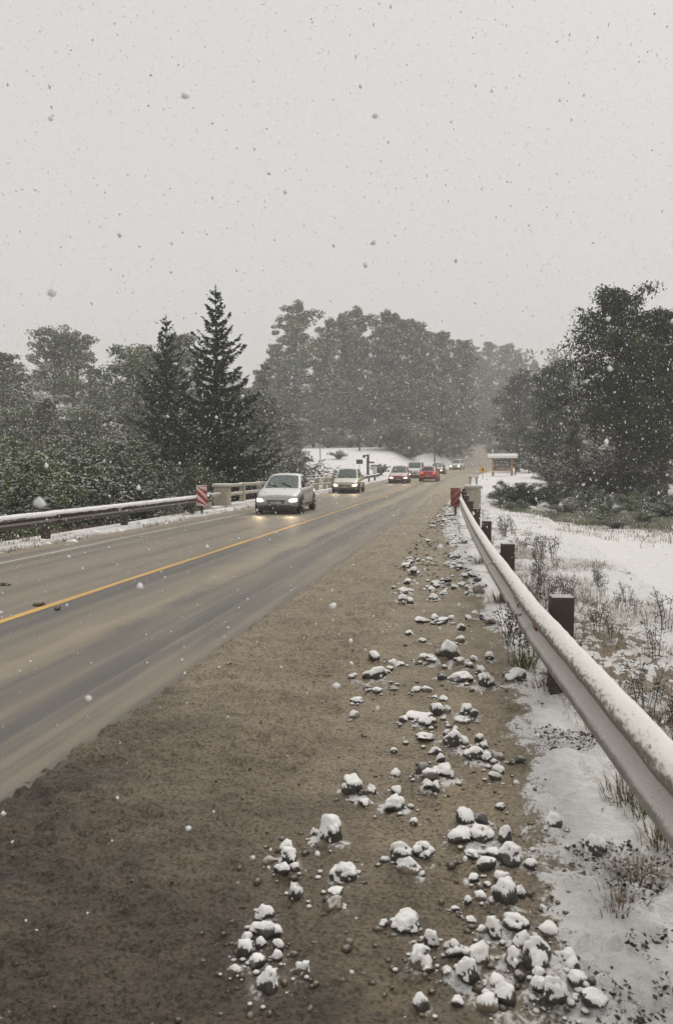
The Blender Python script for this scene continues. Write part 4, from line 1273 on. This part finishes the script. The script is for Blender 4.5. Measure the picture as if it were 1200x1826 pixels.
def spruce(seed, H, Rc):
    r = np.random.default_rng(seed)
    wood = MB()
    wood.tube([(0, 0, -.6), (0, 0, H * .3), (0, 0, H * .7), (0, 0, H * 1.0)], [.018 * H, .013 * H, .007 * H, .008], 8)
    C, N, T, LN, WD, SH = [], [], [], [], [], []
    h = .07 * H
    while h < H * .985:
        t = h / H
        Lb = (Rc * (1 - t) ** .82 * (1.05 if t > .12 else .85) + .08) * (.78 + .42 * r.random())
        nb = int(10.5 - 6.5 * t)
        off = r.random() * 6.3
        sh0 = r.random()
        for b in range(nb):
            ln = Lb * (.62 + .52 * r.random()); az = off + b * 2 * math.pi / nb + r.normal() * .22
            tilt = -.30 + .75 * t + r.normal() * .08
            dirh = np.array([math.cos(az), math.sin(az), 0.])
            side = np.array([-math.sin(az), math.cos(az), 0.])
            ns = max(4, int(ln / .075))
            ss = np.linspace(0, 1, 6)
            pth = [np.array([0, 0, h]) + dirh * ln * s + np.array([0, 0, ln * (tilt * s - .16 * s * (1 - s) * 2 + .22 * s ** 3)]) for s in ss]
            if ln > .5: wood.tube(pth[:5], [.018 * ln + .006, .012 * ln + .005, .009 * ln + .004, .006 * ln + .003, .003], 4, False)
            for s in (np.arange(ns) + r.random(ns)) / ns:
                if s < .12: continue
                k = min(4, int(s * 5)); p = pth[k] + (pth[k + 1] - pth[k]) * (s * 5 - k)
                ax = pth[k + 1] - pth[k]; ax = ax / np.linalg.norm(ax)
                tw = (.10 + .34 * ln * (1 - s) ** .7 * (.6 + .5 * r.random())) * min(1, .4 + s * 2)
                tw = min(tw, .75)
                for sd in (-1, 1):
                    dr = ax * .75 + side * sd * (.75 + .2 * r.normal()) + np.array([0, 0, -.10 - .18 * (1 - t) + .12 * r.normal()])
                    dr /= np.linalg.norm(dr)
                    nseg = 1 if tw < .25 else 2 if tw < .5 else 3
                    for g in range(nseg):
                        c = p + dr * tw * (g + .5) / nseg + r.normal(size=3) * .02
                        C.append(c); T.append(dr + r.normal(size=3) * .18); N.append(np.array([0, 0, 1.]) + r.normal(size=3) * .45)
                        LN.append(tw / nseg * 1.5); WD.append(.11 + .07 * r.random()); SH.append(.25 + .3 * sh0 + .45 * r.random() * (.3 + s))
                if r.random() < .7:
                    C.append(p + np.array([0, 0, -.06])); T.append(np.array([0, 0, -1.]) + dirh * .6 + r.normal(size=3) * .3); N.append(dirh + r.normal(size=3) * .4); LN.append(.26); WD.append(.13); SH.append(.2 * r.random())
            C.append(pth[5]); T.append(pth[5] - pth[4]); N.append(np.array([0, 0, 1.]) + r.normal(size=3) * .2); LN.append(.22); WD.append(.08); SH.append(.7)
        h += (.0225 + .008 * r.random()) * H * (.95 + .25 * t)
    for q in range(14):
        C.append(np.array([0, 0, H * (.955 + .05 * q / 14)])); T.append(np.array([r.normal() * .3, r.normal() * .3, 1.])); N.append(r.normal(size=3)); LN.append(.3); WD.append(.06); SH.append(.5)
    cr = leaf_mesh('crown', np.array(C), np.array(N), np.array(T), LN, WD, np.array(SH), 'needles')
    return wood.mesh('trunk', M['bark'], True), cr

def bush(seed, h, w, n, leaf, mat, droop=.35):
    r = np.random.default_rng(seed)
    wood = MB(); cs, rs = [], []
    for i in range(26):
        az = r.random() * 6.3; out = w * (.15 + .85 * r.random() ** .7); top = h * (1 - .45 * (out / w) ** 2) * (.65 + .4 * r.random())
        pth = [np.array([math.cos(az) * out * s ** 1.3, math.sin(az) * out * s ** 1.3, top * (s ** .75) - droop * h * .4 * max(0, s - .65)]) for s in np.linspace(0, 1, 6)]
        pth[0][2] = -.15
        wood.tube(pth, [.018, .014, .011, .009, .006, .004], 4, False)
        for s in (1, 2, 3, 4, 5):
            cs.append(pth[s]); rs.append(.20 * w * (.5 + .6 * r.random()))
    cr = cloud(r, cs, rs, n, leaf, 'foliage', mat, hang=.5, flat=.8)
    return wood.mesh('stems', M['bark'], True), cr

def plant(name, label, cat, loc, parts, names, rz=0, scale=(1, 1, 1), group=None):
    root = thing(name, label, cat, loc, rz, group); root.scale = scale
    for me, nm in zip(parts, names):
        o = link(nm, me, root)
        if nm == 'seed_heads': o['kind'] = 'stuff'
    return root

TREES = ('trunk', 'crown')
# far variants, 20 m high
FAR = [broadleaf(11, 20, 4.0, .12, 52, 4, 62, .30, 'leaf_far', 'tall', .22), broadleaf(12, 20, 4.4, .10, 52, 4, 62, .30, 'leaf_far', 'tall', .20),
       broadleaf(13, 20, 3.4, .08, 52, 4, 60, .30, 'leaf_far', 'tall', .24), broadleaf(14, 20, 5.8, .04, 50, 4, 74, .30, 'leaf_far', 'round', .20),
       broadleaf(15, 20, 4.4, .03, 54, 4, 64, .30, 'leaf_far', 'cone', .24)]
UMB = [broadleaf(16, 20, 4.6, .58, 24, 4, 80, .28, 'leaf_far', 'umbrella', .22), broadleaf(17, 20, 4.0, .52, 24, 4, 80, .28, 'leaf_far', 'umbrella', .24)]
ROUND = [broadleaf(18, 10, 4.2, .06, 44, 4, 96, .16, 'leaf_far', 'round', .22), broadleaf(19, 10, 3.6, .06, 44, 4, 96, .16, 'leaf_dark', 'round', .23),
         broadleaf(20, 10, 3.2, .04, 48, 4, 90, .15, 'leaf_far', 'cone', .24), broadleaf(21, 10, 4.0, .08, 40, 4, 60, .13, 'leaf_brown', 'round', .24)]

def put_tree(var, h0, px, top, dep, wide, label, group, name='tree'):
    p = at_depth(px, dep)
    H = z_of(px, top, dep) - p[2]
    s = H / h0
    if 110 < dep < 205 and px < 870: p[0] = min(p[0], float(road_x(p[1])) - 9)     # clear of the road
    p[2] = float(ground_z(p[0], p[1]))
    return plant(name, label, 'tree', (p[0], p[1], p[2] - .05), var, TREES, (px * 1.7) % 6.28, (s * wide, s * wide, s), group)

ORD = ['first', 'second', 'third', 'fourth', 'fifth', 'sixth', 'seventh', 'eighth', 'ninth', 'tenth', 'eleventh', 'twelfth']
wood_tall = [(500, 606, 168, .8), (527, 534, 170, .95), (566, 560, 182, .85), (608, 552, 168, .85), (634, 544, 178, .85), (662, 546, 172, .9), (702, 548, 170, .9), (736, 562, 178, .85), (764, 568, 170, .85), (795, 582, 176, .9), (820, 598, 182, .9)]
for i, (px, top, d, w) in enumerate(wood_tall):
    put_tree(FAR[i % 3], 20, px, top, d, w, f'{ORD[i]} from the left of the tall trees in the hazy wood behind the white field', 'tall trees of the hazy wood')
wood_low = [(560, 690, 160, 1.2), (596, 668, 158, 1.2), (640, 690, 162, 1.2), (676, 664, 158, 1.1), (715, 690, 160, 1.2), (752, 676, 158, 1.2), (792, 690, 162, 1.2), (826, 700, 168, 1.2), (850, 735, 175, 1.3)]
for i, (px, top, d, w) in enumerate(wood_low):
    put_tree((FAR[3], FAR[4], FAR[1])[i % 3], 20, px, top, d, w, f'{ORD[i]} from the left of the lower trees fronting the hazy wood', 'lower trees before the hazy wood')
ridge = [(843, 612, 300, 1.0), (868, 604, 310, 1.0), (898, 610, 305, 1.0), (925, 626, 295, 1.0), (948, 642, 290, 1.0), (968, 655, 280, 1.0), (885, 690, 238, 1.2), (938, 720, 264, 1.2), (858, 712, 226, 1.1), (912, 735, 250, 1.2), (846, 728, 212, 1.2), (872, 738, 228, 1.3)]
for i, (px, top, d, w) in enumerate(ridge):
    put_tree((FAR[1], FAR[0], FAR[3])[i % 3], 20, px, top, d, w, f'{ORD[i]} of the palest trees rising behind the bend of the road', 'pale trees behind the road bend')
for (v, h0, px, top, d, w, lb) in (
    (UMB[0], 20, 95, 580, 108, .95, 'tall bare stemmed tree with a flat spreading crown, left one of a pair'),
    (UMB[1], 20, 132, 590, 112, .9, 'tall bare stemmed tree with a flat spreading crown, right one of a pair'),
    (FAR[1], 20, 8, 618, 92, 1.2, 'hazy broad tree cut by the picture edge above the bushes'),
    (FAR[3], 20, 40, 660, 96, 1.2, 'hazy low tree between the edge tree and the pair of tall bare stems'),
    (FAR[0], 20, 178, 648, 100, 1.0, 'slim hazy tree right of the pair of tall bare stems'),
    (ROUND[2], 10, 85, 700, 60, 1.15, 'dusky conical tree below the pair of tall bare stems'),
    (ROUND[0], 10, 35, 720, 66, 1.2, 'grey green rounded tree beside the dusky conical tree'),
    (ROUND[0], 10, 150, 722, 70, 1.2, 'snow dusted rounded tree between the conical tree and the spruces'),
    (ROUND[0], 10, 250, 612, 78, 1.0, 'pale broad tree showing to the left behind the smaller spruce'),
    (FAR[3], 20, 332, 588, 104, .95, 'faint round topped tree showing between the two spruces'),
    (FAR[4], 20, 285, 625, 98, 1.1, 'pale tree hidden behind the smaller spruce'),
    (FAR[2], 20, 455, 640, 118, 1.0, 'faint slim tree right of the tall spruce top'),
    (ROUND[2], 10, 478, 700, 74, 1.15, 'pale snowy conical tree right of the tall spruce'),
    (ROUND[0], 10, 430, 690, 72, 1.1, 'pale snowy rounded tree just behind the tall spruce'),
    (ROUND[2], 10, 520, 742, 92, 1.3, 'small pale conical tree before the left end of the wood'),
    (ROUND[1], 10, 925, 662, 122, .95, 'dark bushy tree rising behind the wooden notice sign'),
    (ROUND[1], 10, 960, 700, 116, .9, 'dark tree touching the bushy tree behind the wooden sign'),
    (ROUND[3], 10, 985, 690, 92, .85, 'brownish thin tree between the dark bushy tree and the broad tree'),
    (ROUND[2], 10, 1018, 742, 52, .95, 'small olive conical tree in front of the broad tree'),
    (ROUND[3], 10, 1060, 720, 66, 1.1, 'brown leafless looking tree behind the broad tree trunk'),
    (ROUND[1], 10, 985, 640, 74, .8, 'grey green tree behind the left edge of the broad tree')):
    put_tree(v, h0, px, top, d, w, lb, 'single trees around the road')

# the two spruces
for (px, top, d, Rr, lb, sd) in ((387, 514, 43.0, 3.5, 'tall dark pointed spruce behind the marker board, taller of two', 51), (299, 566, 48.0, 3.3, 'smaller dark pointed spruce, left one of two', 52)):
    p = at_depth(px, d); H = z_of(px, top, d) - p[2]
    plant('spruce_tree', lb, 'tree', p, spruce(sd, H, Rr), TREES, 0, (1, 1, 1), 'dark spruces beyond the parapet')

# the broad tree on the right and its neighbour
def right_tree(px, top, d, seed, Rc, label, base=.30):
    p = at_depth(px, d); H = z_of(px, top, d) - p[2]
    v = broadleaf(seed, H, Rc, base, 60, 5, 92, .115, 'leaf_dark', 'fir', .17, 1.0, .45)
    plant('broad_tree', label, 'tree', p, v, TREES, 0, (1, 1, 1), 'dark broad trees beside the snowy field')
right_tree(1100, 503, 45.0, 64, 3.9, 'dark broad tree with a visible trunk beside the snowy field')
right_tree(1180, 540, 44.0, 65, 3.4, 'dark broad tree cut by the picture edge, behind the visible trunk', .22)
right_tree(1150, 560, 50.0, 66, 3.6, 'dark tree filling the gap between the two broad trees', .16)

# bushes
BV = [bush(70, 2.4, 1.5, 170, .048, 'leaf_bush'), bush(71, 2.2, 1.7, 170, .048, 'leaf_bush'), bush(72, 2.0, 1.4, 160, .045, 'leaf_dark'), bush(73, 1.6, 1.3, 110, .04, 'leaf_brown'), bush(74, 1.8, 1.6, 160, .046, 'leaf_bush', .9)]
def put_bush(v, h0, px, top, d, wide, label, group):
    p = at_depth(px, d); H = z_of(px, top, d) - p[2]; s = H / h0
    if 'snowy field' in group: wide *= 1.3
    rad = (1.5, 1.7, 1.4, 1.3, 1.6)[v] * s * wide * 1.12
    if p[0] < -9 and p[1] < 62: p[0] = min(p[0], -10.7 - rad)        # keep clear of the guardrail and parapet
    elif px < 870 and p[1] > 62: p[0] = min(p[0], float(road_x(p[1])) - 5.2 - rad)
    elif -2 < p[0] < 8 and p[1] < 62: p[0] = max(p[0], .55 + rad)
    p[2] = float(ground_z(p[0], p[1]))
    plant('shrub', label, 'shrub', (p[0], p[1], p[2] - .04), BV[v], ('stems', 'foliage'), (px * .37) % 6.28, (s * wide, s * wide, s), group)
H0 = (2.4, 2.2, 2.0, 1.6, 1.8)
for (v, px, top, d, w, lb) in (
    (0, 12, 806, 24, 1.25, 'bright green shrub at the picture edge behind the rusty guardrail'),
    (1, 62, 800, 27, 1.2, 'snow dusted shrub right of the bright green edge shrub'),
    (4, 108, 812, 29, 1.2, 'arching shrub behind the first post of the rusty guardrail'),
    (2, 150, 806, 31, 1.25, 'dark shrub above the middle of the rusty guardrail'),
    (1, 196, 800, 30, 1.2, 'rounded snowy shrub left of the second rusty guardrail post'),
    (2, 240, 808, 31, 1.2, 'dark shrub above the second rusty guardrail post'),
    (4, 285, 816, 32, 1.15, 'arching snowy shrub below the smaller spruce'),
    (0, 318, 806, 37, 1.0, 'tall shrub between the smaller spruce and the striped board'),
    (2, 345, 836, 42, .9, 'dark shrub behind the striped marker board'),
    (1, 30, 770, 38, 1.3, 'taller shrub behind the bright green edge shrub'),
    (0, 120, 772, 42, 1.3, 'taller shrub below the dusky conical tree'),
    (1, 210, 776, 42, 1.3, 'taller shrub left of the smaller spruce foot'),
    (3, 352, 850, 41, .6, 'rust brown shrub under the foot of the tall spruce'),
    (0, 440, 800, 50, 1.2, 'dark green shrub under the tall spruce behind the parapet'),
    (3, 520, 790, 68, 1.3, 'reddish pale shrub left of the white field'),
    (1, 495, 800, 62, 1.3, 'grey green shrub between the spruce and the reddish shrub')):
    put_bush(v, H0[v], px, top, d, w, lb, 'shrubs beyond the far guardrail')
for (v, px, top, d, w, lb) in (
    (3, 603, 800, 122, 1.3, 'round reddish shrub alone in the white field'),
    (3, 560, 802, 146, 1.4, 'low brown shrub at the wood edge left of the round one'),
    (3, 700, 782, 138, 1.5, 'brown shrub at the foot of the wood behind the oncoming cars'),
    (3, 735, 786, 138, 1.5, 'low brown shrub behind the white van'),
    (1, 770, 780, 138, 1.6, 'grey shrub behind the bright red hatchback'),
    (3, 800, 784, 142, 1.6, 'brown shrub left of the far pale car'),
    (1, 838, 782, 152, 1.6, 'grey green shrub behind the far pale car'),
    (1, 690, 826, 100, 1.4, 'small shrub between the white box and the red oncoming car'),
    (1, 500, 770, 150, 1.5, 'grey green thicket at the left foot of the hazy wood'),
    (3, 535, 776, 154, 1.5, 'brown thicket at the foot of the second tall tree'),
    (1, 585, 770, 152, 1.5, 'grey green thicket behind the round reddish shrub'),
    (3, 625, 774, 154, 1.5, 'brown thicket left of the tall wooden power pole'),
    (1, 662, 768, 153, 1.5, 'grey green thicket right of the tall wooden power pole'),
    (1, 718, 770, 156, 1.5, 'grey green thicket at the wood foot above the red oncoming car'),
    (3, 755, 772, 156, 1.5, 'brown thicket at the wood foot above the white van'),
    (1, 862, 790, 196, 1.6, 'grey green shrub inside the road bend left of the wooden sign'),
    (3, 845, 792, 186, 1.6, 'brown shrub inside the road bend behind the far pale car'),
    (1, 880, 788, 214, 1.7, 'pale shrub farthest inside the road bend'),
    (1, 818, 768, 162, 1.5, 'grey green thicket at the wood foot above the far pale car')):
    put_bush(v, H0[v], px, top, d, w, lb, 'shrubs along the white field')
for (v, px, top, d, w, lb) in (
    (2, 866, 846, 37, .95, 'dark green shrub beside the end pillar of the near parapet'),
    (2, 882, 858, 39, .9, 'dark shrub right of the shrub at the parapet pillar'),
    (0, 897, 880, 33, .9, 'low green shrub at the corner of the snowy field'),
    (4, 921, 884, 31, .9, 'yellowish arching tuft shrub at the back of the snowy field'),
    (2, 950, 864, 38, 1.0, 'dark spreading shrub behind the yellowish tuft'),
    (2, 988, 850, 40, 1.0, 'dark shrub under the small olive conical tree'),
    (0, 1045, 862, 34, 1.0, 'large light green shrub at the edge of the snowy field'),
    (0, 1085, 880, 31, 1.0, 'light green shrub right of the largest light green one'),
    (4, 1078, 905, 28, .9, 'arching shrub with snow below the broad tree trunk'),
    (1, 1130, 872, 33, 1.0, 'dense shrub below the broad tree crown'),
    (2, 1165, 852, 36, 1.0, 'dark dense shrub under the tree at the picture edge'),
    (4, 1190, 875, 30, 1.1, 'arching green shrub cut by the picture edge'),
    (1, 1150, 905, 27, 1.1, 'low green shrub in front of the dense shrub'),
    (3, 1010, 885, 32, 1.0, 'brown dry shrub left of the large light green shrub'),
    (3, 1100, 915, 26, 1.1, 'brown dry shrub along the snowy field edge'),
    (3, 1060, 780, 48, 1.2, 'tall brown twiggy shrub left of the broad tree trunk'),
    (3, 985, 905, 30, .9, 'low brown shrub behind the middle of the snowy field'),
    (2, 985, 830, 70, 1.2, 'dark shrub on the white bank right of the wooden sign'),
    (2, 1120, 820, 46, 1.0, 'very dark shrub right beside the broad tree trunk'),
    (1, 1145, 790, 48, 1.0, 'tall dark shrub behind the broad tree trunk')):
    put_bush(v, H0[v], px, top, d, w, lb, 'shrubs around the snowy field')

# far wood: one grey mass behind everything
def far_wood():
    r = np.random.default_rng(91); cs, rs = [], []
    for k in range(900):
        px = r.uniform(-700, 1900); d = r.uniform(290, 370)
        if 470 < px < 990 and r.random() < .3: continue
        p = at_depth(px, d); top = r.uniform(9, 24) * (.75 if 150 < px < 500 else 1)
        for j in range(4):
            cs.append(p + np.array([r.normal() * 2, r.normal() * 2, top * (j + .6) / 4])); rs.append(3.6)
    me = cloud(r, cs, rs, 16, 1.3, 'far_wood', 'leaf_far')
    tag(link('far_wood', me), 'pale wooded slope fading into the snowfall', 'wood', kind='stuff')
far_wood()

# ------------------------------------------------------------------ weeds, grass and litter beside the rail
def blades(r, C, h, spread, n, wd, mat, name, curve=.5):
    V, f, sh = [], [], []
    b = 0
    for c in C:
        for i in range(n):
            az = r.random() * 6.3; l = h * (.45 + .7 * r.random()); o = spread * r.random()
            dx, dy = math.cos(az), math.sin(az); w = wd * (.6 + .6 * r.random())
            lean = (.15 + curve * r.random()) * l
            pts = [(0, 0), (.45, .30), (.8, .72), (1.0, 1.0)]
            for (hh, ll) in pts:
                q = np.array([c[0] + dx * (o + lean * ll), c[1] + dy * (o + lean * ll), c[2] + l * (hh - .35 * (ll ** 3) * curve)])
                ww = w * (1 - hh * .85)
                V.append(q + [-dy * ww, dx * ww, 0]); V.append(q - [-dy * ww, dx * ww, 0])
            for k in range(3): f.append((b + 2 * k, b + 2 * k + 1, b + 2 * k + 3, b + 2 * k + 2))
            b += 8; s0 = r.random(); sh += [s0] * 8
    me = mesh_np(name, np.array(V), np.array(f), M[mat]); attr(me, 'shade', np.array(sh)); return me

def weed_mesh(seed):
    r = np.random.default_rng(seed); st = MB(); C, N, T, LN, WD, SH = [], [], [], [], [], []
    for i in range(7):
        az = r.random() * 6.3; h = .30 + .28 * r.random(); o = .10 * r.random()
        p = [np.array([math.cos(az) * (o + .12 * s * s), math.sin(az) * (o + .12 * s * s), h * s]) for s in np.linspace(0, 1, 5)]
        p[0][2] = -.05
        st.tube(p, [.004, .0035, .003, .0025, .002], 4, False)
        for j in range(7):
            s = .55 + .45 * r.random(); q = p[min(4, int(s * 4))]
            e = q + r.normal(size=3) * [.045, .045, .03] + [0, 0, .03]
            st.tube([q, e], [.002, .0012], 3, False)
            for m in range(3):
                C.append(e + r.normal(size=3) * .010); N.append(r.normal(size=3) + [0, 0, .6]); T.append(r.normal(size=3)); LN.append(.026); WD.append(.018); SH.append(r.random())
        for j in range(4):
            q = p[int(r.integers(0, 3))]
            C.append(q + r.normal(size=3) * .03); N.append(r.normal(size=3)); T.append(r.normal(size=3) - [0, 0, .5]); LN.append(.07); WD.append(.018); SH.append(r.random())
    return st.mesh('stems', M['wood_dark'], False), leaf_mesh('seed_heads', np.array(C), np.array(N), np.array(T), LN, WD, np.array(SH), 'leaf_brown')
WEED = [weed_mesh(81 + i) for i in range(4)]
def weed(x, y, s, label, group, i):
    z = sh_z(x, y) if (PX0 < x < PX1 - .3 and PY0 < y < PY1) else float(ground_z(x, y))
    plant('dry_weed', label, 'weed', (x, y, z), WEED[i % 4], ('stems', 'seed_heads'), i * 1.9, (s, s, s), group)
for i, (px, py, s, lb) in enumerate(((925, 1195, 1.0, 'dry dark weed on the road side of the near guardrail post'), (955, 1185, 1.15, 'tall dry weed touching the near guardrail post'), (905, 1165, .8, 'short dry weed beyond the green grass tuft'))):
    p = P(px, py, 0); weed(p[0], p[1], s, lb, 'weeds at the guardrail post', i)
r_ = np.random.default_rng(5)
k = 0
while k < 46:
    y = 4.3 + 9 * r_.random() ** 1.3; x = float(rail_x(y)) + .28 + 1.55 * r_.random() ** 1.3
    if fbm(np.array(x * 1.2), np.array(y * .9), 55) < .44: continue
    weed(x, y, .35 + .45 * r_.random(), 'dry brown weed poking through the snow behind the guardrail', 'weeds behind the guardrail', k + 1); k += 1
k = 0
while k < 14:
    y = 13 + 12 * r_.random(); x = float(rail_x(y)) + .3 + 1.1 * r_.random()
    weed(x, y, .6 + .5 * r_.random(), 'faint dry weed along the far stretch of the guardrail', 'weeds along the far guardrail', k); k += 1

def tuft(px, py, h, n, mat, label, spread=.12, i=0, z=None):
    p = P(px, py, 0.0); z = sh_z(p[0], p[1]) if PX0 < p[0] < PX1 - .3 else float(ground_z(p[0], p[1]))
    r = np.random.default_rng(500 + px + py)
    me = blades(r, [(0, 0, -.02)], h, spread, n, .0042, mat, 'blades', .9)
    o = link('grass_tuft', me, None, (p[0], p[1], z)); tag(o, label, 'grass', 'grass tufts by the guardrail')
tuft(935, 1205, .30, 130, 'grass_green', 'green grass tuft spilling over the mud beside the near guardrail post', .10)
tuft(975, 1240, .22, 100, 'grass_dry', 'straw coloured grass around the foot of the near guardrail post', .12)
tuft(890, 1082, .24, 90, 'grass_dry', 'brown grass at the foot of the second guardrail post', .14)
tuft(855, 1012, .26, 80, 'grass_dry', 'brown grass at the foot of the third guardrail post', .16)
tuft(1120, 1440, .16, 120, 'grass_dry', 'rusty brown grass tuft under the near stretch of guardrail', .14)
tuft(1150, 1470, .16, 90, 'grass_green', 'small green tuft right of the rusty brown grass tuft', .12)
tuft(1135, 1590, .13, 140, 'grass_dry', 'orange brown grass tuft on the snow below the guardrail', .10)
tuft(1105, 1640, .10, 70, 'grass_dry', 'thin brown tuft lowest on the snow strip', .10)
tuft(1175, 1520, .13, 80, 'grass_dry', 'brown tuft against the lower edge of the guardrail', .10)

def grass_stuff():
    r = np.random.default_rng(77); C = []
    while len(C) < 2600:
        y = 3.2 + 12 * r.random() ** 1.3; x = float(rail_x(y)) + .15 + 2.2 * r.random() ** 1.2
        if fbm(np.array(x * .9), np.array(y * .7), 57) < .46: continue
        C.append((x, y, (sh_z(x, y) if x < PX1 - .3 else float(ground_z(x, y))) - .01))
    me = blades(r, C, .15, .09, 6, .0022, 'grass_dry', 'dry_grass', 1.4)
    tag(link('dry_grass', me), 'thin dry grass sticking out of the snow behind the guardrail', 'grass', kind='stuff')
    C = []
    while len(C) < 1500:
        d = r.uniform(21, 33); px = r.uniform(905, 1330); p = at_depth(px, d)
        lim = 25.5 + (1200 - px) * .018
        if d < lim - 1.5 * r.random(): continue
        C.append((p[0], p[1], p[2] - .02))
    me = blades(r, C, .34, .25, 12, .007, 'grass_green', 'field_grass', 1.3)
    tag(link('field_grass', me), 'green grass and brown stalks at the back of the snowy field', 'grass', kind='stuff')
    C = []
    while len(C) < 700:
        d = r.uniform(19, 29); px = r.uniform(880, 1330); p = at_depth(px, d)
        if d < 21.5 + (1200 - px) * .02 + 2.0 * r.normal(): continue
        C.append((p[0], p[1], p[2] - .02))
    me = blades(r, C, .22, .25, 8, .006, 'grass_dry', 'dry_field_grass', 1.3)
    tag(link('dry_field_grass', me), 'brown dry stalks fringing the snowy field', 'grass', kind='stuff')
    C = []
    for k in range(800):
        y = r.uniform(13, 34); x = r.uniform(-12.2, -9.0)
        if fbm(np.array(x * 1.0), np.array(y * .5), 58) < .5: continue
        C.append((x, y, float(ground_z(x, y)) - .01))
    me = blades(r, C, .20, .12, 7, .007, 'grass_dry', 'verge_grass', .9)
    tag(link('verge_grass', me), 'dead brown grass on the snowy verge under the rusty guardrail', 'grass', kind='stuff')
grass_stuff()

def litter():
    r = np.random.default_rng(33); C, N, T, LN, WD, SH = [], [], [], [], [], []
    while len(C) < 15000:
        y = 1.8 + 9 * r.random() ** 1.7; q = r.normal() * .36
        x = float(rail_x(y)) - .02 + q + (.25 if r.random() < .4 else 0)
        n = fbm(np.array(x * 3.2), np.array(y * 2.6), 59)
        if n < (.44 if y < 4.2 and x > .55 else .47) + .09 * r.random() or x < .34 + .12 * r.random(): continue
        C.append((x, y, sh_z(x, y) + .004 + .008 * r.random())); N.append(np.array([0, 0, 1.]) + r.normal(size=3) * .7); T.append(r.normal(size=3) * [1, 1, .3])
        l = .007 + .022 * r.random() ** 2; LN.append(l); WD.append(l * (.25 + .5 * r.random())); SH.append(r.random())
    me = leaf_mesh('leaf_litter', np.array(C), np.array(N), np.array(T), LN, WD, np.array(SH), 'litter')
    tag(link('leaf_litter', me), 'dark leaf crumbs and twigs lying on the snow under the guardrail', 'leaf litter', kind='stuff')
litter()

# lumps of pushed snow along the far edge of the road
def berm():
    r = np.random.default_rng(44); base, f = ico(2); V, Fc = [], []; n = 0
    for k in range(260):
        y = r.uniform(16, 62); u = -4.35 + r.normal() * .22; x = float(road_x(y)) + u
        s = (.03 + .10 * r.random() ** 3) * np.array([1.2, 1.5, .7]) * (.7 + .6 * r.random(3))
        v = base * s * (1 + .18 * r.normal(size=(len(base), 1)))
        zb = max(float(ground_z(x, y)), -.04) + (.06 if (33 < y and u < -4.1) else 0)
        V.append(v + [x, y, zb + s[2] * .35]); Fc.append(f + n); n += len(base)
    tag(link('snow_lumps', mesh_np('snow_lumps', np.concatenate(V), np.concatenate(Fc), M['snow'], True)), 'lumps of pushed snow along the far edge of the road', 'snow', kind='stuff')
berm()

# ------------------------------------------------------------------ the snowfall
def mat_flake():
    m = MT('flake'); m.out((.86, .86, .86), .9, 0, .1); M['flake'] = m.m
mat_flake()
def snowfall():
    r = np.random.default_rng(99)
    oct_ = np.array([(1, 0, 0), (0, 1, 0), (-1, 0, 0), (0, -1, 0), (0, 0, 1.25), (0, 0, -1.25)], float)
    of = np.array([(0, 1, 4), (1, 2, 4), (2, 3, 4), (3, 0, 4), (1, 0, 5), (2, 1, 5), (3, 2, 5), (0, 3, 5)])
    a = np.stack([r.uniform(-14, 9, 62000), r.uniform(-1, 24, 62000), r.uniform(.03, 13, 62000)], 1)
    b = np.stack([r.uniform(-45, 30, 60000), r.uniform(20, 75, 60000), r.uniform(.05, 30, 60000)], 1)
    C = np.concatenate([a, b])
    s = np.concatenate([.0030 + .0058 * r.random(len(a)) ** 2.2 + .006 * r.random(len(a)) ** 14, .010 + .016 * r.random(len(b)) ** 2])
    dist = np.linalg.norm(C - CAM, axis=1)
    keep = (dist > .9) & (C[:, 2] > road_z(C[:, 1]) + .02)
    C, s = C[keep], s[keep]
    near = np.linalg.norm(C - CAM, axis=1) < 4.0
    bi, bf = ico(1)
    k = int(near.sum()); NV = bi[None] * (1 + .22 * r.normal(size=(k, len(bi), 1))) * (s[near] * .95)[:, None, None] * (.75 + .6 * r.random((k, 1, 3))) + C[near][:, None]
    NF = (bf[None] + np.arange(k)[:, None, None] * len(bi)).reshape(-1, 3)
    C, s = C[~near], s[~near]
    n = len(C)
    V = oct_[None] * (1 + .3 * r.normal(size=(n, 6, 1))) * s[:, None, None]
    an = r.random(n) * 6.3; ca, sa = np.cos(an)[:, None], np.sin(an)[:, None]
    V = np.stack([V[..., 0] * ca - V[..., 1] * sa, V[..., 0] * sa + V[..., 1] * ca, V[..., 2] * (1 + .5 * r.random((n, 1)))], -1)
    V = V + C[:, None]
    f = (of[None] + np.arange(n)[:, None, None] * 6).reshape(-1, 3)
    tag(link('falling_snow', mesh_np('falling_snow', np.concatenate([V.reshape(-1, 3), NV.reshape(-1, 3)]), np.concatenate([f, NF + n * 6]), M['flake'], True)), 'snowflakes falling through the air', 'snowflakes', kind='stuff')
snowfall()

# ------------------------------------------------------------------ haze: the snow filled air
def haze():
    m = bpy.data.materials.new('haze'); m.use_nodes = True; nt = m.node_tree
    nt.nodes.remove(nt.nodes['Principled BSDF'])
    v = nt.nodes.new('ShaderNodeVolumePrincipled')
    v.inputs['Color'].default_value = (.97, .97, .965, 1); v.inputs['Density'].default_value = .0014; v.inputs['Anisotropy'].default_value = .0
    nt.links.new(v.outputs[0], nt.nodes['Material Output'].inputs['Volume'])
    b = MB().box(-430, 430, -45, 650, -4.5, 85)
    o = b.build('haze', m); tag(o, 'pale air full of falling snow', 'haze', kind='stuff')
haze()
